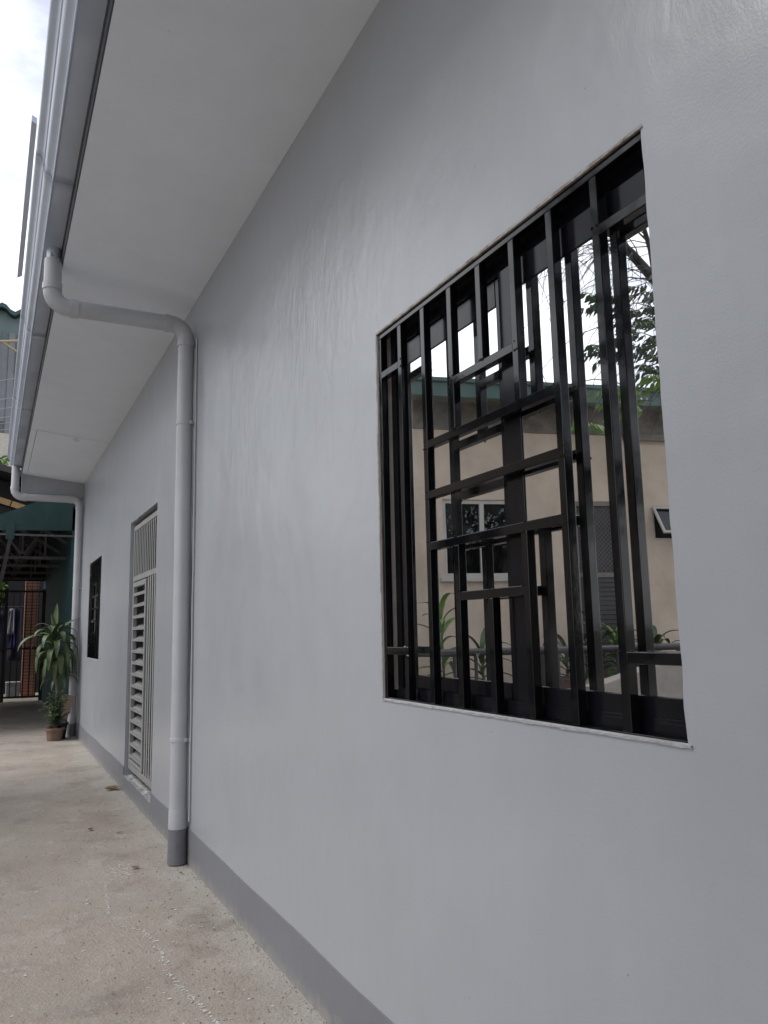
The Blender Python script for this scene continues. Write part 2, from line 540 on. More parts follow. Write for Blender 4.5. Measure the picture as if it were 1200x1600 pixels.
# ------------------------------------------------------------------ mesh helpers
class MB:
    def __init__(self):
        self.v, self.f = [], []

    def add(self, vs_, fs_):
        n = len(self.v)
        self.v += [tuple(p) for p in vs_]
        self.f += [tuple(i + n for i in f) for f in fs_]
        return self

    def box(self, a, b):
        x0, y0, z0 = (min(a[i], b[i]) for i in range(3))
        x1, y1, z1 = (max(a[i], b[i]) for i in range(3))
        return self.add([(x0, y0, z0), (x1, y0, z0), (x1, y1, z0), (x0, y1, z0), (x0, y0, z1), (x1, y0, z1), (x1, y1, z1), (x0, y1, z1)],
                        [(0, 3, 2, 1), (4, 5, 6, 7), (0, 1, 5, 4), (1, 2, 6, 5), (2, 3, 7, 6), (3, 0, 4, 7)])

    def obox(self, c, size, rot):
        """box turned by an Euler rotation about its centre"""
        m = rot.to_matrix() if hasattr(rot, 'to_matrix') else rot
        c = Vector(c)
        h = [s / 2 for s in size]
        P = [(-1, -1, -1), (1, -1, -1), (1, 1, -1), (-1, 1, -1), (-1, -1, 1), (1, -1, 1), (1, 1, 1), (-1, 1, 1)]
        return self.add([c + m @ Vector((p[0] * h[0], p[1] * h[1], p[2] * h[2])) for p in P],
                        [(0, 3, 2, 1), (4, 5, 6, 7), (0, 1, 5, 4), (1, 2, 6, 5), (2, 3, 7, 6), (3, 0, 4, 7)])

    def beam(self, a, b, w, h, up=(0, 0, 1)):
        a, b = Vector(a), Vector(b)
        d = (b - a)
        z = d.normalized()
        x = z.cross(Vector(up))
        if x.length < 1e-4:
            x = z.cross(Vector((1, 0, 0)))
        x.normalize()
        y = x.cross(z)
        P = []
        for e in (a, b):
            for sx, sy in ((-1, -1), (1, -1), (1, 1), (-1, 1)):
                P.append(e + x * sx * w / 2 + y * sy * h / 2)
        return self.add(P, [(0, 3, 2, 1), (4, 5, 6, 7), (0, 1, 5, 4), (1, 2, 6, 5), (2, 3, 7, 6), (3, 0, 4, 7)])

    def tube(self, pts, rad, n=12, caps=True):
        pts = [Vector(p) for p in pts]
        if not isinstance(rad, (list, tuple)):
            rad = [rad] * len(pts)
        base = len(self.v)
        t0 = (pts[1] - pts[0]).normalized()
        ref = Vector((0, 0, 1)) if abs(t0.z) < 0.9 else Vector((1, 0, 0))
        x = t0.cross(ref).normalized()
        for i, p in enumerate(pts):
            if i == 0:
                t = pts[1] - pts[0]
            elif i == len(pts) - 1:
                t = pts[-1] - pts[-2]
            else:
                t = (pts[i + 1] - pts[i]).normalized() + (pts[i] - pts[i - 1]).normalized()
            t.normalize()
            x = (x - t * x.dot(t)).normalized()
            y = t.cross(x)
            for k in range(n):
                a = 2 * math.pi * k / n
                self.v.append(tuple(p + (x * math.cos(a) + y * math.sin(a)) * rad[i]))
        for i in range(len(pts) - 1):
            for k in range(n):
                a = base + i * n + k
                b = base + i * n + (k + 1) % n
                self.f.append((a, b, b + n, a + n))
        if caps:
            self.f.append(tuple(base + k for k in reversed(range(n))))
            e = base + (len(pts) - 1) * n
            self.f.append(tuple(e + k for k in range(n)))
        return self

    def lathe(self, prof, c=(0, 0), n=28):
        base = len(self.v)
        for r, z in prof:
            for k in range(n):
                a = 2 * math.pi * k / n
                self.v.append((c[0] + r * math.cos(a), c[1] + r * math.sin(a), z))
        for i in range(len(prof) - 1):
            for k in range(n):
                a = base + i * n + k
                b = base + i * n + (k + 1) % n
                self.f.append((a, b, b + n, a + n))
        return self

    def prism(self, prof, axis, a, b, closed=True):
        """prof: 2-D outline in the plane across 'axis' ('y': (x,z); 'x': (y,z)), swept from a to b"""
        n = len(prof)
        P = []
        for s in (a, b):
            for p in prof:
                P.append((p[0], s, p[1]) if axis == 'y' else (s, p[0], p[1]))
        F = [(i, (i + 1) % n, n + (i + 1) % n, n + i) for i in range(n if closed else n - 1)]
        if closed:
            F += [tuple(reversed(range(n))), tuple(range(n, 2 * n))]
        return self.add(P, F)

    def mesh(self, name, m, smooth=False):
        me = bpy.data.meshes.new(name)
        me.from_pydata(self.v, [], self.f)
        bm = bmesh.new()
        bm.from_mesh(me)
        bmesh.ops.recalc_face_normals(bm, faces=bm.faces)
        bm.to_mesh(me)
        bm.free()
        me.materials.append(MATS[m])
        if smooth:
            me.polygons.foreach_set('use_smooth', [True] * len(me.polygons))
        return me

    def build(self, name, m, parent=None, smooth=False, bevel=0.0, loc=(0, 0, 0)):
        o = bpy.data.objects.new(name, self.mesh(name, m, smooth))
        col.objects.link(o)
        o.location = loc
        if parent:
            o.parent = parent
        if bevel:
            b = o.modifiers.new('bevel', 'BEVEL')
            b.width = bevel
            b.segments = 2
            b.limit_method = 'ANGLE'
        if smooth:
            auto_smooth(o.data)
        return o


def auto_smooth(me, ang=40):
    bm = bmesh.new()
    bm.from_mesh(me)
    for e in bm.edges:
        if len(e.link_faces) == 2:
            e.smooth = e.calc_face_angle(0) < R(ang)
    bm.to_mesh(me)
    bm.free()


def thing(name, label, cat, loc=(0, 0, 0), rz=0.0, group=None):
    o = bpy.data.objects.new(name, None)
    col.objects.link(o)
    o.empty_display_size = 0.2
    o.location = loc
    o.rotation_euler = (0, 0, rz)
    tag(o, label, cat, group)
    return o


def tag(o, label, cat, group=None):
    o['label'] = label
    o['category'] = cat
    if group:
        o['group'] = group
    return o


def structure(o):
    o['kind'] = 'structure'
    return o


def arc(c, r, a0, a1, ax, ay, n=8):
    """points on an arc round c in the plane of unit vectors ax, ay"""
    c, ax, ay = Vector(c), Vector(ax), Vector(ay)
    return [c + ax * (r * math.cos(a0 + (a1 - a0) * i / n)) + ay * (r * math.sin(a0 + (a1 - a0) * i / n)) for i in range(n + 1)]


# ------------------------------------------------------------------ ground
g = MB().add([(-400, -400, -0.02), (400, -400, -0.012), (400, 400, -0.012), (-400, 400, -0.012)], [(0, 1, 2, 3)])
structure(g.build('ground', 'earth'))

lane = MB()
ny, nx = 220, 90
X0, X1, Y0, Y1 = -9.0, 0.13, -9.0, 24.0  # left side widened out of view to bounce more light upward
for j in range(ny + 1):
    for i in range(nx + 1):
        x = X0 + (X1 - X0) * i / nx
        y = Y0 + (Y1 - Y0) * (j / ny)
        z = 0.006 * noise.noise(Vector((x * 1.1, y * 0.9, 0))) + 0.003 * noise.noise(Vector((x * 4, y * 4, 3)))
        lane.v.append((x, y, z))
for j in range(ny):
    for i in range(nx):
        a = j * (nx + 1) + i
        lane.f.append((a, a + 1, a + nx + 2, a + nx + 1))
structure(lane.build('lane_pavement', 'lane_concrete', smooth=True))

# ------------------------------------------------------------------ the grey house
house = thing('grey_house', 'freshly painted light grey single storey house with black grilled windows along the lane', 'house')
WY0, WY1, WZ = -4.0, 12.42, 3.72
WIN = (1.094, 2.358, 1.178, 2.428)
WIN2 = (9.975, 11.245, 1.125, 2.372)
DOOR = (6.42, 7.785, 0.135, 2.468)
OPEN = [WIN, WIN2, DOOR]


def axis_cuts(lo, hi, marks, coarse, fine, zones):
    s = {round(lo, 4), round(hi, 4)}
    for m_ in marks:
        s.add(round(m_, 4))
    keys = sorted(s)
    out = []
    for a, b in zip(keys[:-1], keys[1:]):
        step = fine if any(a >= z0 - 1e-6 and b <= z1 + 1e-6 for z0, z1 in zones) else coarse
        n = max(1, round((b - a) / step))
        out += [a + (b - a) * k / n for k in range(n)]
    return out + [keys[-1]]


ym = [v for o in OPEN for v in o[:2]]
zm = [v for o in OPEN for v in o[2:]]
ys = axis_cuts(WY0, WY1, ym, 0.3, 0.03, [(WIN[0], WIN[1]), (DOOR[0], DOOR[1]), (WIN2[0], WIN2[1])])
zs = axis_cuts(0.0, WZ, zm, 0.2, 0.035, [(1.12, 2.468), (0.135, 1.125)])


def in_open(y, z):
    for o in OPEN:
        if o[0] < y < o[1] and o[2] < z < o[3]:
            return o
    return None


wall = MB()
rev = MB()
idx = {}
for j, z in enumerate(zs):
    for i, y in enumerate(ys):
        x = 0.004 * noise.noise(Vector((y * 1.6, z * 1.6, 1.0)))
        idx[(i, j)] = len(wall.v)
        yy, zz = y, z
        for o in OPEN:
            if o[0] - 1e-4 <= y <= o[1] + 1e-4 and o[2] - 1e-4 <= z <= o[3] + 1e-4:
                amp = 0.0035 if o is not DOOR else 0.005
                dy = amp * noise.noise(Vector((z * 14, 2.0, y)))
                dz = amp * noise.noise(Vector((y * 14, 5.0, z)))
                if abs(y - o[0]) < 1e-4 or abs(y - o[1]) < 1e-4:
                    yy = y + dy
                if abs(z - o[2]) < 1e-4 or abs(z - o[3]) < 1e-4:
                    zz = z + dz
                x = 0.001 * noise.noise(Vector((y * 9, z * 9, 1.0)))
        wall.v.append((x, yy, zz))
cells = set()
for j in range(len(zs) - 1):
    for i in range(len(ys) - 1):
        if in_open((ys[i] + ys[i + 1]) / 2, (zs[j] + zs[j + 1]) / 2):
            continue
        cells.add((i, j))
        wall.f.append((idx[(i, j)], idx[(i, j + 1)], idx[(i + 1, j + 1)], idx[(i + 1, j)]))
wall.build('wall', 'wall_paint', house, smooth=True)
# plastered reveals of the openings, running back through the wall
for o, mname in ((WIN, 'reveal_plaster'), (WIN2, 'reveal_plaster'), (DOOR, 'wall_paint')):
    rv = MB()
    edge = []
    for (i, j) in cells:
        for (di, dj, a, b) in ((-1, 0, (0, 0), (0, 1)), (1, 0, (1, 0), (1, 1)), (0, -1, (0, 0), (1, 0)), (0, 1, (0, 1), (1, 1))):
            ni, nj = i + di, j + dj
            if (ni, nj) in cells or ni < 0 or nj < 0 or ni >= len(ys) - 1 or nj >= len(zs) - 1:
                continue
            cy, cz = (ys[ni] + ys[ni + 1]) / 2, (zs[nj] + zs[nj + 1]) / 2
            if in_open(cy, cz) is o:
                pa = wall.v[idx[(i + a[0], j + a[1])]]
                pb = wall.v[idx[(i + b[0], j + b[1])]]
                rv.add([pa, pb, (0.16, pb[1], pb[2]), (0.16, pa[1], pa[2])], [(0, 1, 2, 3)])
    rv.build('reveal', mname, house)

# far end wall of the house and the dark rooms behind the openings
MB().box((0.002, 12.421, 0), (4.0, 12.56, 3.72)).build('end_wall', 'wall_paint', house)
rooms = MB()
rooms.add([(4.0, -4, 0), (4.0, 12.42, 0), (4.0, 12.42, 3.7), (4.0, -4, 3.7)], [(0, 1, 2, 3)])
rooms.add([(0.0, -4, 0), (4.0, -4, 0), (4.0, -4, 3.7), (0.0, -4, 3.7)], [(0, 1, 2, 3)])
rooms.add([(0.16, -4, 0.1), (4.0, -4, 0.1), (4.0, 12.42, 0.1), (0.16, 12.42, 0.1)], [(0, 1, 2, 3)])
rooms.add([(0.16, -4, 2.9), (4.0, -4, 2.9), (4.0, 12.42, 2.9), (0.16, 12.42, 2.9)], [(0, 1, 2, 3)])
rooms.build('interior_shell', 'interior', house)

# darker painted skirting band with a hand-cut upper edge
sk = MB()


def skirt(y0, y1, ztop):
    n = max(2, int((y1 - y0) / 0.06))
    for k in range(n):
        a, b = y0 + (y1 - y0) * k / n, y0 + (y1 - y0) * (k + 1) / n
        za = ztop(a)
        zb = ztop(b)
        sk.add([(-0.0055, a, -0.01), (-0.0055, b, -0.01), (-0.0055, b, zb), (-0.0055, a, za),
                (0.004, b, zb + 0.001), (0.004, a, za + 0.001)], [(0, 3, 2, 1), (3, 5, 4, 2)])


wob = lambda y: 0.209 + 0.010 * noise.noise(Vector((y * 1.7, 0, 0))) + 0.002 * noise.noise(Vector((y * 9, 4, 0)))
skirt(WY0, DOOR[0], wob)
skirt(DOOR[0], DOOR[1], lambda y: 0.132)
skirt(DOOR[1], WY1, wob)
sk.build('skirting', 'skirting_paint', house)

# soffit: two boards sloping up towards the gutter, putty joint between
SO = lambda y0, y1: [(0.0, y0, 3.678), (-0.858, y0, 3.766), (-0.858, y1, 3.766), (0.0, y1, 3.678),
                     (0.0, y0, 3.70), (-0.858, y0, 3.788), (-0.858, y1, 3.788), (0.0, y1, 3.70)]
BF = [(0, 3, 2, 1), (4, 5, 6, 7), (0, 1, 5, 4), (1, 2, 6, 5), (2, 3, 7, 6), (3, 0, 4, 7)]
for a, b in ((-4.0, 9.60), (9.606, 12.40)):
    if a < 0:
        MB().add(SO(a, b), BF).build('soffit_board', 'soffit_paint', house)
    else:
        s = MB()
        sl = (3.766 - 3.678) / 0.858
        s.add([(0.0, a, 3.678), (-0.79, a, 3.678 + 0.79 * sl), (-0.79, b, 3.678 + 0.79 * sl), (0.0, b, 3.678),
               (0.0, a, 3.70), (-0.79, a, 3.70 + 0.79 * sl), (-0.79, b, 3.70 + 0.79 * sl), (0.0, b, 3.70)], BF)
        s.build('soffit_board', 'soffit_paint', house)
        s = MB()
        s.add([(-0.796, a, 3.678 + 0.796 * sl), (-0.858, a, 3.766), (-0.858, b, 3.766), (-0.796, b, 3.678 + 0.796 * sl),
               (-0.796, a, 3.70 + 0.796 * sl), (-0.858, a, 3.788), (-0.858, b, 3.788), (-0.796, b, 3.70 + 0.796 * sl)], BF)
        s.build('soffit_board', 'soffit_paint', house)
pt = MB()
for k in range(26):
    t0, t1 = k / 26, (k + 1) / 26
    w0 = 0.012 + 0.008 * noise.noise(Vector((t0 * 14, 0, 0)))
    w1 = 0.012 + 0.008 * noise.noise(Vector((t1 * 14, 0, 0)))
    pt.add([(-0.85 * t0, 9.603 - w0, 3.6758 + 0.0872 * t0), (-0.85 * t1, 9.603 - w1, 3.6758 + 0.0872 * t1),
            (-0.85 * t1, 9.603 + w1, 3.6758 + 0.0872 * t1), (-0.85 * t0, 9.603 + w0, 3.6758 + 0.0872 * t0)], [(0, 1, 2, 3)])
blob = [(-0.36 + 0.05 * math.cos(a) * random.uniform(0.5, 1.2), 9.74 + 0.11 * math.sin(a) * random.uniform(0.5, 1.3)) for a in [i * math.pi / 6 for i in range(12)]]
pt.add([(x, y, 3.6752 + 0.1026 * -x) for x, y in blob], [tuple(range(12))])
pt.build('joint_putty', 'putty', house)
MB().add([(-0.857, 12.38, 3.49), (0.0, 12.38, 3.455), (0.0, 12.38, 3.70), (-0.857, 12.38, 3.79),
          (-0.857, 12.55, 3.49), (0.0, 12.55, 3.455), (0.0, 12.55, 3.70), (-0.857, 12.55, 3.79)],
         [(0, 1, 2, 3), (7, 6, 5, 4), (0, 4, 5, 1), (1, 5, 6, 2), (2, 6, 7, 3), (3, 7, 4, 0)]).build('eave_end_beam', 'wall_paint', house)
MB().box((-0.866, -4, 3.772), (-0.8585, 12.5, 4.02)).build('fascia', 'fascia_shadow', house)
# roof sheet: corrugated, rising away from the gutter
rf = MB()
nyc = 330
for k in range(nyc + 1):
    y = -4.2 + 16.8 * k / nyc
    dz = 0.012 * math.cos(k * math.pi)
    rf.v += [(-0.96, y, 4.04 + dz), (5.0, y, 5.3 + dz)]
for k in range(nyc):
    rf.f.append((2 * k, 2 * k + 2, 2 * k + 3, 2 * k + 1))
rf.build('roof', 'roof_steel', house)
MB().add([(4.0, -4.2, 3.6), (4.0, 12.56, 3.6), (4.0, 12.56, 5.05), (4.0, -4.2, 5.05)], [(0, 1, 2, 3)]).build('back_wall', 'wall_paint', house)

# gutter in lapped lengths
gut = MB().box((-0.8672, -4.0, 3.99), (-0.8665, -3.99, 4.0)).build('gutter', 'gutter_steel', house)
gprof = [(-0.8675, 4.01), (-0.8675, 3.874), (-0.872, 3.870), (-0.966, 3.870)]
gprof += [(-0.972 + 0.0085 * math.cos(a), 3.8705 + 0.0085 * math.sin(a)) for a in [R(250 - 22 * k) for k in range(8)]]
gprof += [(-0.984, 3.890), (-0.992, 3.900), (-1.006, 3.907), (-1.0165, 3.918), (-1.0205, 3.936), (-1.0215, 3.955), (-1.027, 3.958), (-1.0285, 3.964),
          (-1.026, 3.970), (-1.030, 3.985), (-1.040, 3.998), (-1.055, 4.005), (-1.0635, 4.012), (-1.066, 4.020), (-1.0645, 4.030), (-1.056, 4.034)]
for k, (a, b) in enumerate(((-4.0, -0.5), (-0.52, 1.95), (1.93, 4.36), (4.34, 6.8), (6.78, 9.2), (9.18, 12.47))):
    off = 0.0012 * (k % 2)
    s = MB().prism([(x - off, z - off) for x, z in gprof], 'y', a, b, closed=False)
    # slight dents along the length
    ns = 24
    s = MB()
    for q in range(ns + 1):
        y = a + (b - a) * q / ns
        for pi_, (x, z) in enumerate(gprof):
            d = 0.0012 * noise.noise(Vector((y * 1.3, pi_ * 0.15, 7))) if pi_ > 1 else 0
            s.v.append((x - off + d, y, z - off + d * 0.6))
    npf = len(gprof)
    for q in range(ns):
        for p_ in range(npf - 1):
            i0 = q * npf + p_
            s.f.append((i0, i0 + 1, i0 + npf + 1, i0 + npf))
    o = s.build('gutter_length', 'gutter_steel', gut, smooth=True)
    so = o.modifiers.new('sheet', 'SOLIDIFY')
    so.thickness = 0.0009
    so.offset = 1
for y in (-4.0, 12.471):
    MB().prism([(x, z) for x, z in gprof] + [(-0.8675, 4.034)], 'y', y, y + 0.0015).build('gutter_end_cap', 'gutter_steel', gut)
fl = MB().add([(-1.074, 4.12, 4.040), (-1.100, 4.12, 4.052), (-1.112, 6.13, 4.052), (-1.080, 6.05, 4.040),
               (-1.074, 4.12, 4.075), (-1.100, 4.12, 4.087), (-1.112, 6.13, 4.087), (-1.080, 6.05, 4.075)], BF)
fl.build('loose_flashing', 'gutter_steel', house)


# downpipes
def downpipe(y, xc, r, zh, xo, ztop, clamps, zbase, base_r):
    root = MB().tube([(xc, y, zbase), (xc, y, zh - 0.115)], r, 28).build('downpipe', 'pipe_paint', house, smooth=True)
    B = lambda nm, mb, m='pipe_paint': mb.build(nm, m, root, smooth=True)
    # wider socket and dark painted foot
    B('pipe_socket', MB().lathe([(r, zbase + 0.115), (base_r, zbase + 0.10), (base_r + 0.0005, zbase), (r - 0.004, zbase - 0.001)], (xc, y)))
    ft = MB()
    prof = [(base_r + 0.001, zbase + 0.0), (base_r + 0.0015, zbase * 0.6), (base_r + 0.003, zbase * 0.25), (base_r + 0.002, 0.006), (base_r - 0.01, -0.004)]
    ft.lathe(prof, (xc, y))
    B('painted_foot', ft, 'pipe_base_paint')
    # wall elbow
    er = 0.105
    p = [(xc, y, zh - er - 0.02)] + arc((xc - er, y, zh - er), er, 0, math.pi / 2, (1, 0, 0), (0, 0, 1), 12) + [(xc - er - 0.02, y, zh)]
    B('elbow', MB().tube(p, r * 1.02, 28))
    for z0 in (zh - er - 0.045,):
        B('collar', MB().tube([(xc, y, z0), (xc, y, z0 + 0.001), (xc, y, z0 + 0.039), (xc, y, z0 + 0.04)], [r * 1.0, r * 1.10, r * 1.10, r * 1.02], 28))
    B('collar', MB().tube([(xc - er - 0.045, y, zh), (xc - er - 0.044, y, zh), (xc - er - 0.007, y, zh), (xc - er - 0.006, y, zh)], [r * 1.0, r * 1.10, r * 1.10, r * 1.02], 28))
    # level run
    B('level_run', MB().tube([(xc - er - 0.01, y, zh), (xo + er + 0.01, y, zh)], r, 28))
    p = [(xo + er + 0.02, y, zh)] + arc((xo + er, y, zh + er), er, -math.pi / 2, -math.pi, (1, 0, 0), (0, 0, 1), 12) + [(xo, y, zh + er + 0.02)]
    B('elbow', MB().tube(p, r * 1.02, 28))
    B('collar', MB().tube([(xo + er + 0.006, y, zh), (xo + er + 0.007, y, zh), (xo + er + 0.055, y, zh), (xo + er + 0.056, y, zh)], [r * 1.02, r * 1.115, r * 1.115, r], 28))
    B('collar', MB().tube([(xo, y, zh + er - 0.004), (xo, y, zh + er - 0.003), (xo, y, zh + er + 0.041), (xo, y, zh + er + 0.042)], [r * 1.02, r * 1.115, r * 1.115, r], 28))
    B('riser', MB().tube([(xo, y, zh + er + 0.03), (xo, y, ztop)], r, 28, caps=True))
    B('gutter_outlet', MB().tube([(xo, y, ztop - 0.05), (xo, y, 3.869)], r * 0.80, 24), 'gutter_steel')
    # clamps with a lug on the wall side
    for zc in clamps:
        c = MB()
        c.tube([(xc, y, zc - 0.011), (xc, y, zc - 0.010), (xc, y, zc + 0.010), (xc, y, zc + 0.011)], [r, r + 0.004, r + 0.004, r], 28, caps=False)
        c.box((xc + 0.02, y - r - 0.014, zc - 0.012), (xc + 0.034, y - r + 0.008, zc + 0.012))
        c.box((xc + 0.03, y - r - 0.006, zc - 0.009), (0.002, y - r + 0.002, zc + 0.009))
        B('clamp', c)
    return root


dp = downpipe(5.165, -0.062, 0.0535, 3.488, -0.915, 3.795, (2.80, 0.747), 0.212, 0.0565)
cb = MB().tube([(-0.009 + 0.001 * math.sin(k * 1.7), 5.086 + 0.0015 * math.sin(k * 0.9), 0.26 + 3.12 * k / 24) for k in range(25)], 0.006, 8)
cb.build('cable', 'pipe_paint', dp, smooth=True)
plug = MB().lathe([(0.013, 3.79), (0.012, 3.812), (0.006, 3.826), (0.001, 3.828)], (-0.935, 5.128), 12)
plug.build('pale_plug', 'pale_plug', dp, smooth=True)
downpipe(12.315, -0.062, 0.053, 3.415, -0.945, 3.865, (2.10, 0.575), 0.18, 0.0555)


# window: black grille, two sliding sashes, frame
def make_window(W, near):
    y0, y1, z0, z1 = W
    wd, ht = y1 - y0, z1 - z0
    gx = 0.0165                       # grille centre plane
    bw = 0.0245
    p = wd / 8.0
    q = ht / 8.0
    Yc = lambda k: y1 - p * k        # column lines counted from the far side
    Zc = lambda k: z0 + q * k
    win = MB()
    fx0, fx1 = 0.054, 0.125
    win.box((fx0, y0 + 0.001, z1 - 0.058), (fx1, y1 - 0.001, z1 - 0.001))
    win.box((0.036, y0 + 0.001, z0 + 0.006), (fx1, y1 - 0.001, z0 + 0.030))
    win.box((fx0, y0 + 0.001, z0 + 0.030), (fx1, y0 + 0.036, z1 - 0.058))
    win.box((fx0, y1 - 0.036, z0 + 0.030), (fx1, y1 - 0.001, z1 - 0.058))
    win.box((0.0365, y0 + 0.036, z0 + 0.030), (0.038, y1 - 0.036, z0 + 0.038))
    w = win.build('window', 'black_aluminium', house, bevel=0.0015)
    # sashes: near one in the outer track
    for (a, b, gxp, st0, st1) in ((y0 + 0.006, y0 + 0.585, 0.043, 0.03, 0.075), (y0 + 0.575, y1 - 0.032, 0.0625, 0.052, 0.046)):
        s = MB()
        f0, f1 = gxp - 0.0035, gxp + 0.0145
        zt, zb = z1 - 0.060, z0 + 0.034
        tr = 0.078
        br = 0.046
        s.box((f0, a, zb), (f1, a + st0, zt))
        s.box((f0, b - st1, zb), (f1, b, zt))
        s.box((f0, a + st0, zt - tr), (f1, b - st1, zt))
        s.box((f0, a + st0, zb), (f1, b - st1, zb + br))
        so = s.build('sash', 'black_aluminium', w, bevel=0.0025)
        gl = MB().box((gxp, a + st0 - 0.004, zb + br - 0.004), (gxp + 0.004, b - st1 + 0.004, zt - tr + 0.004))
        gl.build('pane', 'window_glass', w)
    # grille
    gr = MB()
    gr.box((gx - bw / 2, y0 + 0.001, z1 - 0.024), (gx + bw / 2, y1 - 0.001, z1 - 0.0015))
    gr.box((gx - bw / 2, y1 - 0.0235, z0 + 0.002), (gx + bw / 2, y1 - 0.0015, z1 - 0.0245))
    gr.box((gx - bw / 2 + 0.002, y0 + 0.004, z0 + 0.0005), (gx + bw / 2 + 0.004, y1 - 0.024, z0 + 0.007))
    G = gr.build('window_grille', 'black_paint', house, bevel=0.0018)
    zt, zb = z1 - 0.0245, z0 + 0.0075

    def vbar(k, za, zb_):
        jx = random.uniform(-0.0008, 0.0008)
        jy = random.uniform(-0.002, 0.002)
        MB().box((gx - bw / 2 + jx, Yc(k) - bw / 2 + jy, za), (gx + bw / 2 + jx, Yc(k) + bw / 2 + jy, zb_)).build('bar', 'black_paint', G, bevel=0.0018)

    def hbar(j, ka, kb):
        jx = random.uniform(-0.0008, 0.0008)
        ya = Yc(kb) + bw / 2 if kb < 8 else y0 + 0.003
        yb = Yc(ka) - bw / 2 if ka > 0 else y1 - 0.0238
        MB().box((gx - bw / 2 + jx + 0.0005, ya - 0.0015, Zc(j) - bw / 2), (gx + bw / 2 + jx - 0.0005, yb + 0.0015, Zc(j) + bw / 2)).build('bar', 'black_paint', G, bevel=0.0018)

    for k in (1, 2, 6, 7):
        vbar(k, zb, zt)
    vbar(3, Zc(5) + bw / 2, zt)
    vbar(4, Zc(6) + bw / 2, zt)
    vbar(5, Zc(5) + bw / 2, zt)
    vbar(3, zb, Zc(3) - bw / 2)
    vbar(5, zb, Zc(3) - bw / 2)
    vbar(4, zb, Zc(2) - bw / 2)
    hbar(7, 0, 1)
    hbar(1, 0, 1)
    hbar(6, 3, 5)
    for j in (5, 4, 3):
        hbar(j, 2, 6)
    hbar(2, 3, 5)
    hbar(7, 7, 8)
    hbar(1, 7, 8)
    # weld beads at the joints
    wd_ = MB()
    joints = [(2, 5), (2, 4), (2, 3), (6, 5), (6, 4), (6, 3), (3, 5), (5, 5), (3, 3), (5, 3), (3, 6), (5, 6), (4, 6), (3, 2), (5, 2), (4, 2), (1, 7), (1, 1), (7, 7), (7, 1)]
    for (k, j) in joints:
        for _ in range(5):
            c = Vector((gx - bw / 2 - 0.0002, Yc(k) + random.uniform(-0.013, 0.013), Zc(j) + random.choice((-1, 1)) * bw / 2 + random.uniform(-0.002, 0.002)))
            r_ = random.uniform(0.002, 0.0045)
            vs_ = [c + Vector((r_ * a, r_ * b, r_ * d)) for a, b, d in ((-1, 0, 0), (1, 0, 0), (0, -1.3, 0), (0, 1.3, 0), (0, 0, -1), (0, 0, 1))]
            wd_.add(vs_, [(0, 2, 4), (0, 4, 3), (0, 3, 5), (0, 5, 2), (1, 4, 2), (1, 3, 4), (1, 5, 3), (1, 2, 5)])
    wo = wd_.build('weld_beads', 'black_paint', G, smooth=True)
    wo['kind'] = 'stuff'
    # unpainted, ragged plaster edges; sill strip also paled for light it catches
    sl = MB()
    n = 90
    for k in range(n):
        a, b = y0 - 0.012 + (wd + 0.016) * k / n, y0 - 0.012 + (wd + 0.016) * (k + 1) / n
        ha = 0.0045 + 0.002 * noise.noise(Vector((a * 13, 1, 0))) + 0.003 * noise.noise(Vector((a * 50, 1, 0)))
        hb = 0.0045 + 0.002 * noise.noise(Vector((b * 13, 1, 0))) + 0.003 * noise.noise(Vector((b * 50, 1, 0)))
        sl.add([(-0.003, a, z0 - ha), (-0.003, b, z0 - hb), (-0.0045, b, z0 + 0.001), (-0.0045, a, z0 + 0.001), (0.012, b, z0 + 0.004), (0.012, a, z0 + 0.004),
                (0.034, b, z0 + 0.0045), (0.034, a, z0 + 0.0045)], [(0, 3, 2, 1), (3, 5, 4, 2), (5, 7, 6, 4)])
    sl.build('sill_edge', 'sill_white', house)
    tp = MB()
    for k in range(n):
        a, b = y0 - 0.004 + (wd + 0.008) * k / n, y0 - 0.004 + (wd + 0.008) * (k + 1) / n
        f_ = lambda y: 0.0035 + 0.003 * noise.noise(Vector((y * 9, 8, 0))) + 0.002 * noise.noise(Vector((y * 45, 8, 0)))
        tp.add([(-0.0032, a, z1 + f_(a)), (-0.0032, b, z1 + f_(b)), (-0.003, b, z1 - 0.004), (-0.003, a, z1 - 0.004), (0.012, b, z1 - 0.003), (0.012, a, z1 - 0.003)],
               [(0, 1, 2, 3), (3, 2, 4, 5)])
    for k in range(60):
        a, b = z0 + ht * k / 60, z0 + ht * (k + 1) / 60
        f_ = lambda z: 0.004 + 0.003 * noise.noise(Vector((z * 11, 3, 0))) + 0.002 * noise.noise(Vector((z * 40, 3, 0)))
        tp.add([(-0.0032, y1 + f_(a), a), (-0.0032, y1 + f_(b), b), (-0.003, y1 - 0.002, b), (-0.003, y1 - 0.002, a)], [(0, 1, 2, 3)])
    tp.build('opening_edge', 'raw_edge', house)
    return w


make_window(WIN, True)
make_window(WIN2, False)

